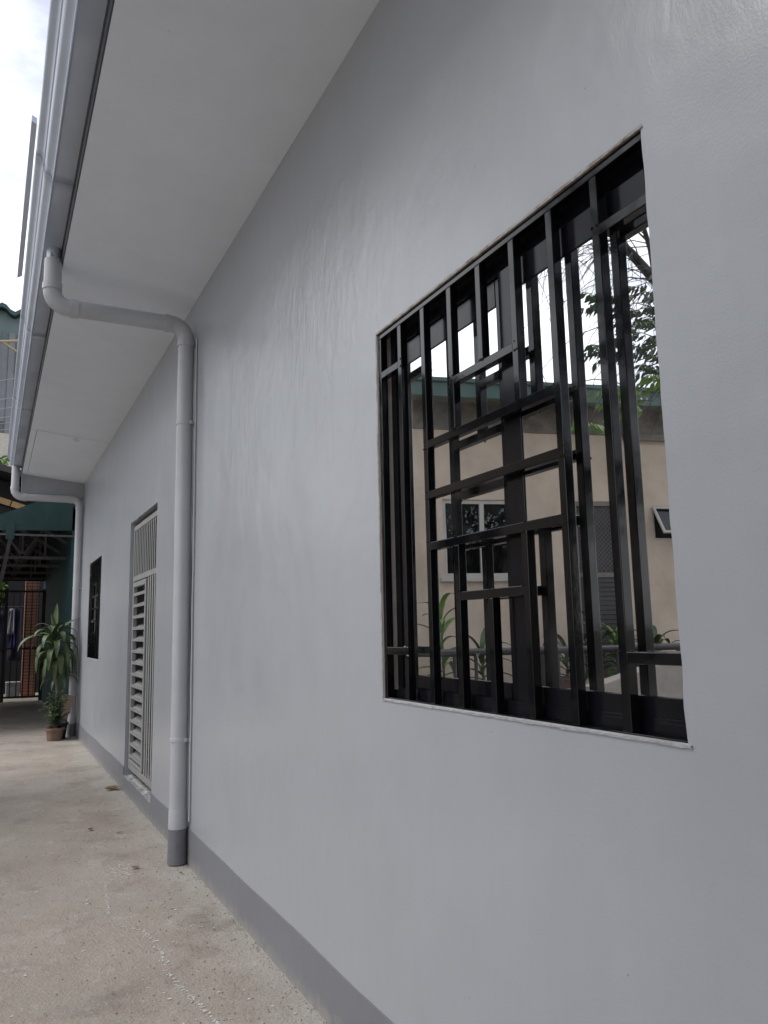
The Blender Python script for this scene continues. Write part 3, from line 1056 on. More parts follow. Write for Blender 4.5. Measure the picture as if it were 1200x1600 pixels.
# louvred steel door with barred transom
dy0, dy1, dz0, dz1 = DOOR
DX = 0.032
d = MB()
T, RB = 2.432, 0.198
d.box((DX, dy0 + 0.004, T - 0.045), (DX + 0.04, dy1 - 0.012, T))
d.box((DX, dy0 + 0.004, RB), (DX + 0.04, dy0 + 0.05, T - 0.045))
d.box((DX, dy1 - 0.055, RB), (DX + 0.04, dy1 - 0.012, T - 0.045))
d.box((DX, dy0 + 0.05, 1.905), (DX + 0.04, dy1 - 0.055, 1.952))
d.box((DX, dy0 + 0.05, RB), (DX + 0.04, dy1 - 0.055, RB + 0.055))
door = d.build('door', 'door_paint', house, bevel=0.002)
yy = dy1 - 0.055 - 0.075
while yy > dy0 + 0.06:
    MB().box((DX + 0.004, yy, 1.9525), (DX + 0.008, yy + 0.034, T - 0.0455)).build('transom_bar', 'door_paint', door)
    yy -= 0.0875
LR = 7.03
lf = MB()
lz0, lz1 = RB + 0.063, 1.893
lf.box((DX - 0.006, LR, lz0), (DX + 0.03, LR + 0.05, lz1))
lf.box((DX - 0.006, dy1 - 0.108, lz0), (DX + 0.03, dy1 - 0.064, lz1))
lf.box((DX - 0.006, LR + 0.05, lz1 - 0.045), (DX + 0.03, dy1 - 0.108, lz1))
lf.box((DX - 0.006, LR + 0.05, lz0), (DX + 0.03, dy1 - 0.108, lz0 + 0.03))
leafp = lf.build('louvre_leaf', 'door_paint', door, bevel=0.002)
ns = 15
zz0, zz1 = lz0 + 0.03, lz1 - 0.045
pitch = (zz1 - zz0) / ns
sm = MB().obox((0, 0, 0), (0.075, dy1 - 0.108 - LR - 0.052, 0.006), Matrix.Rotation(R(-34), 3, 'Y')).obox((-0.0315, 0, -0.0135), (0.005, dy1 - 0.108 - LR - 0.052, 0.027), Matrix.Rotation(0, 3, 'Y'))
sme = sm.mesh('slat', 'door_paint')
for k in range(ns):
    o = bpy.data.objects.new('slat', sme)
    col.objects.link(o)
    o.parent = door
    o.location = (DX + 0.028, (LR + 0.05 + dy1 - 0.108) / 2, zz0 + pitch * (k + 0.45))
yy = LR - 0.088
while yy > dy0 + 0.06:
    MB().box((DX + 0.004, yy, RB + 0.0555), (DX + 0.008, yy + 0.048, 1.9045)).build('side_bar', 'door_paint', door)
    yy -= 0.098
th = MB()
n = 30
for k in range(n):
    a, b = dy0 + (dy1 - dy0) * k / n, dy0 + (dy1 - dy0) * (k + 1) / n
    f_ = lambda y, s: 0.138 + 0.005 * noise.noise(Vector((y * 12, s, 0)))
    th.add([(-0.006, a, f_(a, 0) - 0.006), (-0.006, b, f_(b, 0) - 0.006), (0.05, b, f_(b, 3)), (0.05, a, f_(a, 3)), (0.158, b, f_(b, 5)), (0.158, a, f_(a, 5))], [(0, 1, 2, 3), (3, 2, 4, 5)])
th.build('threshold', 'threshold', house)

# ------------------------------------------------------------------ debris on the lane
def gz(x, y):
    return 0.006 * noise.noise(Vector((x * 1.1, y * 0.9, 0))) + 0.003 * noise.noise(Vector((x * 4, y * 4, 3)))


def dry_leaf(x, y, ln, w, rot, label):
    m = MB()
    n = 7
    for k in range(n + 1):
        t = k / n
        ww = w * math.sin(math.pi * min(1, t * 1.02)) ** 0.8 + 0.001
        z = 0.004 + 0.35 * w * (2 * t - 1) ** 2
        m.v += [((t - 0.5) * ln, -ww, z + 0.35 * ww), ((t - 0.5) * ln, 0, z), ((t - 0.5) * ln, ww, z + 0.5 * ww)]
    for k in range(n):
        for s in (0, 1):
            a = 3 * k + s
            m.f.append((a, a + 1, a + 4, a + 3))
    o = m.build('dry_leaf', 'dry_leaf', loc=(x, y, gz(x, y) + 0.003), smooth=True)
    o.rotation_euler = (0, 0, rot)
    tag(o, label, 'leaf', 'dry leaves on the lane')


dry_leaf(-0.085, 7.86, 0.15, 0.045, 0.2, 'largest dry brown leaf, curled against the wall foot beside the louvred door')
dry_leaf(-0.437, 6.34, 0.06, 0.016, 0.9, 'small dark dry leaf on the lane, farthest from the wall')
dry_leaf(-0.303, 5.20, 0.05, 0.017, -0.3, 'small reddish dry leaf on the lane beside the near downpipe foot')
dry_leaf(-0.265, 6.13, 0.06, 0.008, 0.1, 'thin brown leaf scrap on the lane between the door and near downpipe')
dry_leaf(-0.083, 4.95, 0.03, 0.009, 1.4, 'tiny dark leaf scrap just in front of the near downpipe foot')

fk = MB()


def flake(m, x, y, r):
    n = random.randint(4, 7)
    z = gz(x, y) + 0.0022 + random.uniform(0, 0.0015)
    a0 = random.random() * 6.28
    st = random.uniform(0.3, 1)
    vs_ = []
    for k in range(n):
        a = a0 + 2 * math.pi * k / n
        rr = r * random.uniform(0.5, 1.1)
        vs_.append((x + rr * math.cos(a), y + rr * st * math.sin(a), z + random.uniform(0, 0.0012)))
    m.add(vs_, [tuple(range(n))])


crack = [(-0.50, 5.0), (-0.525, 4.81), (-0.556, 4.43), (-0.522, 4.23), (-0.436, 4.12), (-0.415, 3.80), (-0.43, 3.59), (-0.403, 3.37), (-0.365, 3.11), (-0.33, 2.9)]
for (a, b) in zip(crack[:-1], crack[1:]):
    L_ = math.dist(a, b)
    for k in range(int(L_ / 0.004)):
        t = random.random()
        if random.random() < (0.9 if b[1] < 3.85 else 0.4):
            flake(fk, a[0] + (b[0] - a[0]) * t + random.gauss(0, 0.006), a[1] + (b[1] - a[1]) * t, random.uniform(0.002, 0.008))
for k in range(60):
    flake(fk, random.gauss(-0.40, 0.035), random.gauss(5.24, 0.07), random.uniform(0.004, 0.012))
for k in range(1000):
    y = random.uniform(2.4, 12) if random.random() < 0.7 else random.uniform(2.4, 6)
    x = -abs(random.gauss(0, 0.55))
    if x < -0.02:
        flake(fk, x, y, random.uniform(0.0015, 0.006) if random.random() < 0.93 else random.uniform(0.006, 0.014))
o = fk.build('paint_flakes', 'flake')
o['kind'] = 'stuff'
tag(o, 'white paint flakes and spatters strewn over the concrete lane', 'paint flakes')
gt = MB()
for k in range(900):
    y = 2.4 + 8 * random.random() ** 1.5
    x = -0.008 - abs(random.gauss(0, 0.5))
    r_ = random.uniform(0.0015, 0.004)
    c = Vector((x, y, gz(x, y) + r_ * 0.6))
    gt.add([c + Vector((r_ * a * random.uniform(0.7, 1.5), r_ * b * random.uniform(0.7, 1.5), r_ * d_)) for a, b, d_ in ((-1, 0, 0), (1, 0, 0), (0, -1, 0), (0, 1, 0), (0, 0, -1), (0, 0, 1))],
           [(0, 2, 4), (0, 4, 3), (0, 3, 5), (0, 5, 2), (1, 4, 2), (1, 3, 4), (1, 5, 3), (1, 2, 5)])
for k in range(700):
    y = 2.2 + 10 * random.random() ** 1.4
    x = -0.007 - abs(random.gauss(0, 0.02))
    r_ = random.uniform(0.001, 0.003)
    c = Vector((x, y, gz(x, y) + r_ * 0.5))
    gt.add([c + Vector((r_ * a * random.uniform(0.7, 1.6), r_ * b * random.uniform(0.7, 1.8), r_ * d_)) for a, b, d_ in ((-1, 0, 0), (1, 0, 0), (0, -1, 0), (0, 1, 0), (0, 0, -1), (0, 0, 1))],
           [(0, 2, 4), (0, 4, 3), (0, 3, 5), (0, 5, 2), (1, 4, 2), (1, 3, 4), (1, 5, 3), (1, 2, 5)])
o = gt.build('grit', 'grit')
o['kind'] = 'stuff'
tag(o, 'dark grit and crumbs scattered over the concrete lane', 'grit')


# ------------------------------------------------------------------ plants
def strap_leaf(m, base, az, ln, w, rise, droop, n=9, twist=0.0):
    """arching strap leaf as a folded strip; returns nothing"""
    p = Vector(base)
    pitch_ = rise
    dirh = Vector((math.cos(az), math.sin(az), 0))
    side = Vector((-math.sin(az), math.cos(az), 0))
    st = len(m.v)
    for k in range(n + 1):
        t = k / n
        ww = w * (math.sin(math.pi * (0.12 + 0.88 * t)) ** 0.75 if t < 1 else 0.02)
        up = Vector((0, 0, 1)) * math.cos(pitch_) - dirh * math.sin(pitch_)
        sd_ = side * math.cos(twist * t) + up * math.sin(twist * t)
        m.v += [tuple(p - sd_ * ww + up * ww * 0.35), tuple(p), tuple(p + sd_ * ww + up * ww * 0.35)]
        step = ln / n
        p = p + (dirh * math.cos(pitch_) + Vector((0, 0, 1)) * math.sin(pitch_)) * step
        pitch_ -= droop / n * (0.5 + t)
        pitch_ = max(pitch_, -1.5)
    for k in range(n):
        for s in (0, 1):
            a = st + 3 * k + s
            m.f.append((a, a + 1, a + 4, a + 3))


def pot(parent, c, r0, r1, h, m, rim=0.012):
    p = MB().lathe([(0.001, 0.0), (r0, 0.0), (r1 * 0.97, h - 0.03), (r1 + rim, h - 0.03), (r1 + rim, h), (r1 - 0.006, h), (r1 - 0.012, h - 0.03), (0.001, h - 0.032)], c, 32)
    po = p.build('pot', m, parent, smooth=True)
    sl = MB().lathe([(r1 - 0.013, h - 0.026), (0.04, h - 0.016), (0.001, h - 0.014)], c, 20)
    sl.build('soil', 'soil', po, smooth=True)


dr = thing('dracaena', 'tall green dracaena with long drooping strap leaves beside the far downpipe', 'plant', (-0.33, 12.13, 0))
pot(dr, (0.08, 0.02), 0.10, 0.125, 0.22, 'black_plastic')
MB().tube([(0.08, 0.02, 0.18), (0.05, 0.0, 0.6), (0.01, -0.01, 1.0), (-0.02, -0.02, 1.42)], [0.022, 0.020, 0.018, 0.014], 10).build('cane', 'cane_bark', dr, smooth=True)
MB().tube([(0.09, 0.04, 0.18), (0.10, 0.03, 0.5), (0.09, 0.02, 0.85)], [0.018, 0.016, 0.012], 10).build('cane', 'cane_bark', dr, smooth=True)
rnd = random.Random(3)
specs = []
for k in range(46):
    t = k / 45
    az = k * 2.399 + 0.4
    z = 1.02 + 0.42 * t
    rise = 0.1 + 1.25 * t ** 1.6
    ln = 0.31 + 0.18 * (1 - abs(t - 0.45)) * rnd.uniform(0.8, 1.3)
    specs.append((az, z, rise, ln, 5.4 - 2.6 * t, 0.032 + 0.012 * rnd.random()))
specs.append((1.2, 1.43, 1.45, 0.46, 0.1, 0.042))
specs.append((4.2, 1.42, 1.30, 0.34, 0.3, 0.036))
specs.append((0.3, 1.41, 0.85, 0.5, 0.8, 0.036))
specs.append((3.5, 1.36, 0.45, 0.62, 2.2, 0.03))
for (az, z, rise, ln, dp_, w) in specs:
    m = MB()
    t = (z - 1.0) / 0.42
    strap_leaf(m, (0.01 - 0.03 * t, -0.01 - 0.01 * t, z), az, ln, w, rise, dp_, twist=rnd.uniform(-0.5, 0.5))
    m.build('leaf', 'dracaena_leaf', dr, smooth=True)
for k in range(9):
    m = MB()
    strap_leaf(m, (0.09, 0.02, 0.84), k * 2.4, rnd.uniform(0.3, 0.42), 0.022, rnd.uniform(0.1, 0.9), 2.4)
    m.build('leaf', 'dracaena_leaf', dr, smooth=True)

sh = thing('potted_shrub', 'small bushy plant in a brown clay pot at the foot of the dracaena', 'plant', (-0.305, 11.98, 0))
pot(sh, (0, 0), 0.092, 0.118, 0.172, 'terracotta', 0.014)
rnd = random.Random(11)
stems = MB()
fo = MB()
for k in range(48):
    az = rnd.random() * 6.283
    hh = rnd.uniform(0.18, 0.52)
    rr = rnd.uniform(0.03, 0.20)
    e = Vector((rr * math.cos(az), rr * math.sin(az), 0.15 + hh))
    mid_ = Vector((e.x * 0.35, e.y * 0.35, 0.15 + hh * 0.6))
    stems.tube([(e.x * 0.1, e.y * 0.1, 0.14), mid_, e], [0.004, 0.003, 0.0015], 5)
    for q in range(34):
        t = rnd.uniform(0.25, 1.0)
        p = mid_.lerp(e, (t - 0.5) * 2) if t > 0.5 else Vector((e.x * 0.1, e.y * 0.1, 0.14)).lerp(mid_, t * 2)
        a = rnd.random() * 6.283
        el = rnd.uniform(-0.5, 0.8)
        ln = rnd.uniform(0.03, 0.07)
        dv = Vector((math.cos(a) * math.cos(el), math.sin(a) * math.cos(el), math.sin(el)))
        sv = dv.cross(Vector((rnd.random() - 0.5, rnd.random() - 0.5, 1))).normalized() * ln * 0.26
        fo.add([p, p + dv * ln * 0.5 + sv, p + dv * ln, p + dv * ln * 0.5 - sv], [(0, 1, 2, 3)])
stems.build('stems', 'cane_bark', sh, smooth=True)['kind'] = 'stuff'
fo.build('foliage', 'shrub_leaf', sh)['kind'] = 'stuff'

bd = MB().obox((0, 0, 0.17), (0.16, 0.012, 0.34), Matrix.Rotation(R(-14), 3, 'X') @ Matrix.Rotation(R(16), 3, 'Y'))
o = bd.build('scrap_board', 'pink_board', loc=(-0.165, 12.22, 0.255), bevel=0.002)
tag(o, 'pale pinkish board scrap standing behind the clay pot by the downpipe', 'board')

# ------------------------------------------------------------------ carport beyond the house
cp = thing('carport', 'dark open carport with a teal fascia and grey steel trusses beyond the house end', 'carport', (-2.2, 13.5, 0))
LX = lambda x: x + 2.2
LY = lambda y: y - 13.5
# teal fascia: level over the lane side, dropping away on the left
MB().prism([(LX(-4.6), 2.96), (LX(0.35), 3.115), (LX(0.35), 3.74), (LX(-0.42), 3.74), (LX(-0.42), 3.55), (LX(-0.60), 3.545), (LX(-1.12), 3.31), (LX(-4.6), 3.20)], 'y', 0.0, 0.03).build('fascia', 'teal_paint', cp)
MB().box((LX(-4.6), -0.035, 2.99), (LX(0.3), -0.001, 3.02)).build('fascia_trim', 'truss_steel', cp)
MB().add([(LX(-1.02), -0.04, 2.93), (LX(-0.90), -0.04, 2.93), (LX(-0.90), -0.04, 3.2), (LX(-1.02), -0.04, 3.2),
          (LX(-1.02), -0.002, 2.93), (LX(-0.90), -0.002, 2.93), (LX(-0.90), -0.002, 3.2), (LX(-1.02), -0.002, 3.2)], BF).build('bracket', 'teal_paint', cp)
MB().prism([(LX(-4.6), 3.13), (LX(-1.12), 3.24), (LX(-0.60), 3.475), (LX(0.35), 3.49), (LX(0.35), 3.53), (LX(-0.60), 3.515), (LX(-1.12), 3.28), (LX(-4.6), 3.17)], 'y', 0.031, LY(20.35)).build('roof', 'dark_roof', cp)
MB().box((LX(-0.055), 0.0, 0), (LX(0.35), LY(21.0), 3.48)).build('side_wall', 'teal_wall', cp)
MB().box((LX(-4.65), 0.04, 0), (LX(-4.6), LY(20.2), 3.5)).build('side_wall', 'dark_wall', cp)  # unseen wall, added to shut light out of the carport
for yt in (14.3, 15.9, 17.6, 19.4):
    y = LY(yt)
    a, b = LX(-3.6), LX(-0.06)
    zc0, zc1 = 2.72, 3.46
    mid_ = LX(-0.75)
    MB().beam((a, y, zc0), (b, y, zc0), 0.05, 0.05).build('truss_chord', 'truss_steel', cp)
    MB().beam((LX(-2.4), y, zc0 + 0.05), (mid_, y, zc1 - 0.06), 0.05, 0.05).build('truss_chord', 'truss_steel', cp)
    MB().beam((mid_, y, zc1 - 0.06), (b, y, zc0 + 0.25), 0.05, 0.05).build('truss_chord', 'truss_steel', cp)
    for (x0, x1, z1_) in ((-0.75, -0.75, zc1 - 0.08), (-0.75, -1.15, 3.30), (-1.15, -1.15, 3.30), (-0.75, -0.40, 3.26), (-0.40, -0.40, 3.24), (-1.15, -1.55, 3.14), (-1.55, -1.55, 3.12)):
        MB().beam((LX(x0), y + 0.03, zc0 + 0.03), (LX(x1), y + 0.03, z1_), 0.035, 0.035).build('truss_web', 'truss_steel', cp)
MB().beam((LX(-1.05), LY(14.28), 2.3), (LX(-0.95), 0.03, 2.98), 0.05, 0.05).build('brace', 'truss_steel', cp)
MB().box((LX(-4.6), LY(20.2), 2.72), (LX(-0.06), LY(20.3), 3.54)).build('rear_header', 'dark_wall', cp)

gate = thing('metal_gate', 'black barred metal gate closing the lane under the carport', 'gate', (-2.0, 19.7, 0))
GX = lambda x: x + 2.0
for z in (0.10, 1.17, 2.45):
    MB().box((GX(-3.2), -0.02, z - 0.02), (GX(-0.07), 0.02, z + 0.02)).build('rail', 'gate_paint', gate)
for x in (-3.2, -0.87, -0.09):
    MB().box((GX(x) - 0.035, -0.024, 0.0), (GX(x) + 0.035, 0.024, 2.5)).build('post', 'gate_paint', gate)
x = -3.06
bmz = MB().box((-0.011, -0.011, 0.1205), (0.011, 0.011, 1.1495)).mesh('bar', 'gate_paint')
bmu = MB().box((-0.006, -0.006, 1.1905), (0.006, 0.006, 2.4295)).mesh('upper_bar', 'gate_paint')
while x < -0.15:
    for nm, me in (('bar', bmz), ('upper_bar', bmu)):
        if abs(x + 0.87) > 0.04:
            o = bpy.data.objects.new(nm, me)
            col.objects.link(o)
            o.parent = gate
            o.location = (GX(x), 0, 0)
    x += 0.13

bc = MB().box((-0.15, -0.1, 0), (0.15, 0.1, 3.2)).build('brick_column', 'red_brick', loc=(-0.30, 20.9, 0))
tag(bc, 'red brick column standing behind the black gate', 'column')
bk = MB().box((-0.80, 22.6, 0), (1.2, 22.75, 3.6)).box((-5, 22.6, 0), (-0.8005, 22.75, 2.15)).build('back_yard_wall', 'dark_wall')
tag(bk, 'dark shaded wall at the back of the carport', 'wall')


def garment(x, y, z, w, h, m, name, label):
    b_ = MB()
    nx_, nz_ = 8, 8
    for j in range(nz_ + 1):
        for i in range(nx_ + 1):
            u, v = i / nx_ - 0.5, j / nz_
            ww = w * (0.8 + 0.25 * v)
            b_.v.append((u * ww, 0.035 * math.sin(u * 14 + v * 2) + 0.02 * math.sin(v * 5), -v * h - 0.04 * abs(u) * (1 - v)))
    for j in range(nz_):
        for i in range(nx_):
            a = j * (nx_ + 1) + i
            b_.f.append((a, a + 1, a + nx_ + 2, a + nx_ + 1))
    o = b_.build(name, m, loc=(x, y, z), smooth=True)
    s = o.modifiers.new('cloth', 'SOLIDIFY')
    s.thickness = 0.006
    tag(o, label, 'clothing', 'laundry hung behind the gate')


garment(-1.02, 21.2, 2.05, 0.42, 0.95, 'navy_cloth', 'hung_shirt', 'dark navy shirt hung behind the gate, leftmost of the laundry')
garment(-0.72, 21.25, 2.12, 0.14, 0.62, 'white_cloth', 'hung_shirt', 'white cloth hung behind the gate beside the brick column')
garment(-0.68, 21.12, 1.52, 0.12, 0.34, 'blue_cloth', 'hung_shirt', 'blue cloth hung behind the gate below the white cloth')
garment(-0.62, 21.4, 2.15, 0.3, 1.3, 'navy_cloth', 'hung_shirt', 'long dark garment hung behind the gate next to the brick column')
ln = MB().tube([(-4.5, 21.2, 2.2), (-2.2, 21.2, 2.13), (-0.45, 21.2, 2.17)], 0.004, 6).build('clothes_line', 'wire')
tag(ln, 'thin clothes line strung behind the gate', 'clothes line')
box_ = MB().box((-0.15, -0.15, 0), (0.15, 0.15, 0.34)).box((-0.16, -0.16, 0.3402), (0.16, 0.16, 0.375)).build('storage_bin', 'white_cloth', loc=(-0.62, 21.0, 0), bevel=0.01)
tag(box_, 'pale storage bin on the ground behind the gate', 'bin')


def leaf_cloud(m, c, r, n, size, rnd, flat=1.0):
    for _ in range(n):
        while True:
            p = Vector((rnd.uniform(-1, 1), rnd.uniform(-1, 1), rnd.uniform(-1, 1)))
            if 0.25 < p.length < 1:
                break
        q = Vector(c) + Vector((p.x * r[0], p.y * r[1], p.z * r[2]))
        a, el = rnd.random() * 6.283, rnd.uniform(-1.0, 0.5) * flat
        dv = Vector((math.cos(a) * math.cos(el), math.sin(a) * math.cos(el), math.sin(el)))
        sv = dv.cross(Vector((rnd.uniform(-0.4, 0.4), rnd.uniform(-0.4, 0.4), 1))).normalized()
        s = size * rnd.uniform(0.6, 1.3)
        m.add([q, q + dv * s * 0.45 + sv * s * 0.22, q + dv * s, q + dv * s * 0.45 - sv * s * 0.22], [(0, 1, 2, 3)])


def bushy_tree(name, label, loc, trunk_h, r, n, size, lm, seed, clumps=9):
    t = thing(name, label, 'tree', loc)
    rnd_ = random.Random(seed)
    MB().tube([(0, 0, -0.02), (0.05, 0.03, trunk_h * 0.5), (0.0, 0.06, trunk_h)], [0.14, 0.10, 0.06], 10).build('trunk', 'branch_bark', t, smooth=True)
    m = MB()
    lm_ = MB()
    for k in range(clumps):
        c = Vector((rnd_.uniform(-0.75, 0.75) * r, rnd_.uniform(-0.75, 0.75) * r, trunk_h + rnd_.uniform(-0.55, 0.75) * r))
        lm_.tube([(0, 0.03, trunk_h * 0.75), (c.x * 0.5, c.y * 0.5, (c.z + trunk_h) / 2), c], [0.05, 0.03, 0.01], 6)
        rr = r * rnd_.uniform(0.3, 0.5)
        leaf_cloud(m, c, (rr, rr, rr * 0.75), n // clumps, size, rnd_)
    lm_.build('limbs', 'branch_bark', t, smooth=True)
    m.build('crown', lm, t)['kind'] = 'stuff'
    return t


bushy_tree('leafy_tree', 'bright green leafy tree seen low through the gap left of the gate', (-1.02, 23.35, 0), 2.6, 0.7, 3400, 0.13, 'bright_leaf', 5)
bushy_tree('leafy_tree', 'bright green tree top showing above the dark roof under the gutter end', (-1.75, 21.9, 0), 5.15, 1.0, 2200, 0.16, 'bright_leaf', 6)

# dark gabled roof with tan rafters behind the carport fascia
ro = thing('neighbour_shed', 'dark brown roofed shed with tan rafter rising behind the teal fascia', 'shed', (-3.0, 17.5, 0))
SX = lambda x: x + 3.0
MB().add([(SX(-5.0), -0.6, 5.7), (SX(0.3), -0.6, 4.30), (SX(0.3), 1.6, 4.30), (SX(-5.0), 1.6, 5.7),
          (SX(-5.0), -0.6, 5.92), (SX(0.3), -0.6, 4.40), (SX(0.3), 1.6, 4.40), (SX(-5.0), 1.6, 5.92)], BF).build('roof', 'dark_roof', ro)
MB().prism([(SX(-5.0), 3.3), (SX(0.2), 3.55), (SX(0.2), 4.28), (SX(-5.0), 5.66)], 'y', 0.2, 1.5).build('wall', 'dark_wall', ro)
MB().beam((SX(-3.2), 0.14, 4.85), (SX(-0.92), 0.14, 4.14), 0.05, 0.12).build('rafter', 'rafter_wood', ro)
MB().beam((SX(-0.90), 0.14, 4.134), (SX(-0.2), 0.14, 3.92), 0.05, 0.12).build('rafter', 'rafter_wood', ro)

gb = thing('green_building', 'tall grey green clad building with wavy roof edge beyond the gutter end', 'building', (-4.0, 27.0, 0))
BX = lambda x: x + 4.0
prof = [(BX(-8.0), 8.0), (BX(0.0), 8.0)]
top = [(BX(-8.0 + 8.0 * k / 60), 12.2 + 0.12 * math.cos(k * 1.25) - 0.008 * k) for k in range(61)]
w_ = MB().prism([(x, z) for x, z in ([(BX(-8.0), 0), (BX(0.0), 0)] + list(reversed(top)))], 'y', 0.0, 4.0)
w_.build('wall', 'green_cladding', gb)
for x in (-1.42, -0.98, -2.2, -3.4):
    MB().box((BX(x) - 0.09, -0.06, 0), (BX(x) + 0.09, -0.002, 11.15)).build('pilaster', 'grey_panel', gb)
for x in (-1.22, -1.8, -2.8):
    MB().box((BX(x) - 0.14, -0.03, 8.2), (BX(x) + 0.14, -0.003, 10.9)).build('cladding_panel', 'grey_panel', gb)
MB().prism([(x, z + 0.02) for x, z in top] + [(x, z + 0.16) for x, z in reversed(top)], 'y', -0.25, 4.1).build('roof_edge', 'teal_paint', gb)
pw = MB().box((-5.0, 24.0, 0), (-0.6, 24.2, 7.12)).build('boundary_wall', 'pale_render')
tag(pw, 'pale beige rendered wall below the green building', 'wall')
for k, (za, zb) in enumerate(((9.35, 9.75), (8.75, 9.15), (8.45, 8.85), (8.30, 8.62), (8.12, 8.44), (7.95, 8.25))):
    m = MB()
    m.tube([Vector((-4.0 + 4.4 * t, 25.6, za - 0.6 + (zb - za) * 2.4 * t - 0.25 * math.sin(math.pi * t))) for t in [q / 10 for q in range(11)]], 0.012, 5)
    o = m.build('power_line', 'wire', smooth=True)
    tag(o, ['highest', 'second highest', 'third highest', 'third lowest', 'second lowest', 'lowest'][k] + ' of the overhead wires crossing in front of the green building', 'wire', 'overhead wires')
wp = MB().tube([(-4.0, 25.4, 9.95), (-1.3, 25.4, 10.28), (-0.6, 25.4, 10.42)], [0.05, 0.05, 0.045], 8).tube([(-1.25, 25.4, 10.27), (-0.6, 25.4, 9.88)], [0.04, 0.035], 8)
tag(wp.build('bamboo_pole', 'weathered_wood', smooth=True), 'forked bare pole crossing before the green building roof edge', 'pole')

# ------------------------------------------------------------------ the beige house across the lane (mirrored in the window glass)
bh = thing('beige_house', 'weathered beige rendered house with green gutter reflected in the large window', 'house', (-4.714, 7.6, 0), R(14))
# wall with openings, local x to the right, -y towards the lane
bo = [(0.43, 1.30, 2.0, 2.93), (-1.0, -0.41, 0.78, 2.93), (-1.95, -1.48, 2.45, 2.89)]
xs = sorted({-6.0, 1.65} | {v for o_ in bo for v in o_[:2]})
zs2 = sorted({0.0, 3.78, 4.35} | {v for o_ in bo for v in o_[2:]})
bw_ = MB()
for a, b in zip(xs[:-1], xs[1:]):
    for c, d_ in zip(zs2[:-1], zs2[1:]):
        if any(o_[0] < (a + b) / 2 < o_[1] and o_[2] < (c + d_) / 2 < o_[3] for o_ in bo) or c >= 3.78:
            continue
        bw_.add([(a, 0, c), (b, 0, c), (b, 0, d_), (a, 0, d_)], [(0, 1, 2, 3)])
for o_ in bo:
    a, b, c, d_ = o_
    bw_.add([(a, 0, c), (b, 0, c), (b, 0, d_), (a, 0, d_), (a, 0.14, c), (b, 0.14, c), (b, 0.14, d_), (a, 0.14, d_)], [(0, 1, 5, 4), (1, 2, 6, 5), (2, 3, 7, 6), (3, 0, 4, 7)])
bw_.add([(1.65, 0, 0), (1.65, 1.6, 0), (1.65, 1.6, 4.35), (1.65, 0, 4.35)], [(0, 1, 2, 3)])
bw_.add([(-6.0, 1.6, 0), (1.65, 1.6, 0), (1.65, 1.6, 4.35), (-6.0, 1.6, 4.35)], [(0, 1, 2, 3)])
bw_.add([(-6.0, 0, 0), (-6.0, 1.6, 0), (-6.0, 1.6, 4.35), (-6.0, 0, 4.35)], [(0, 1, 2, 3)])
bw_.build('wall', 'beige_render', bh)
MB().box((-6.0, -0.02, 3.781), (1.65, 0.12, 4.35)).build('mildew_shadow_band', 'mildew_eave_shadow', bh)  # dark wall band: eave shadow painted in together with mildew
MB().box((-2.6, -0.07, 3.72), (-1.15, -0.021, 3.80)).build('ledge', 'mildew_eave_shadow', bh)
MB().box((-6.0, 0.4, 0), (1.64, 0.42, 4.3)).build('inner_wall', 'interior', bh)
MB().box((-6.3, -0.36, 4.12), (1.9, -0.02, 4.14)).build('eave_board', 'mildew_eave_shadow', bh)
gp = MB().box((-6.3, -0.44, 4.06), (1.9, -0.36, 4.28)).build('gutter', 'green_gutter', bh, bevel=0.01)
MB().box((-6.32, -0.47, 4.235), (1.92, -0.441, 4.285)).build('gutter_lip', 'green_gutter', gp, bevel=0.006)
MB().add([(-6.3, -0.40, 4.27), (1.9, -0.40, 4.27), (1.9, 1.8, 4.58), (-6.3, 1.8, 4.58)], [(0, 1, 2, 3)]).build('roof', 'roof_steel', bh)
# white window
wv = MB()
a, b, c, d_ = bo[0]
wv.box((a, 0.02, c), (a + 0.045, 0.07, d_)).box((b - 0.045, 0.02, c), (b, 0.07, d_)).box((a + 0.045, 0.02, d_ - 0.05), (b - 0.045, 0.07, d_)).box((a + 0.045, 0.02, c), (b - 0.045, 0.07, c + 0.05))
wb = wv.build('window', 'white_frame', bh, bevel=0.004)
MB().box((0.775, 0.015, c + 0.05), (0.83, 0.065, d_ - 0.05)).build('mullion', 'white_frame', wb)
for (p0, p1) in ((a + 0.045, 0.775), (0.83, b - 0.045)):
    MB().box((p0, 0.045, c + 0.05), (p1, 0.05, d_ - 0.05)).build('pane', 'far_glass', wb)
cu = MB()
for k in range(60):
    x0_, x1_ = a + (b - a) * k / 60, a + (b - a) * (k + 1) / 60
    y0_, y1_ = 0.14 + 0.02 * math.sin(k * 1.1), 0.14 + 0.02 * math.sin((k + 1) * 1.1)
    cu.add([(x0_, y0_, c), (x1_, y1_, c), (x1_, y1_, d_), (x0_, y0_, d_)], [(0, 1, 2, 3)])
cu.build('curtain', 'curtain', wb, smooth=True)
MB().box((a - 0.06, -0.05, c - 0.05), (b + 0.06, 0.02, c - 0.001)).build('sill', 'white_frame', wb, bevel=0.004)
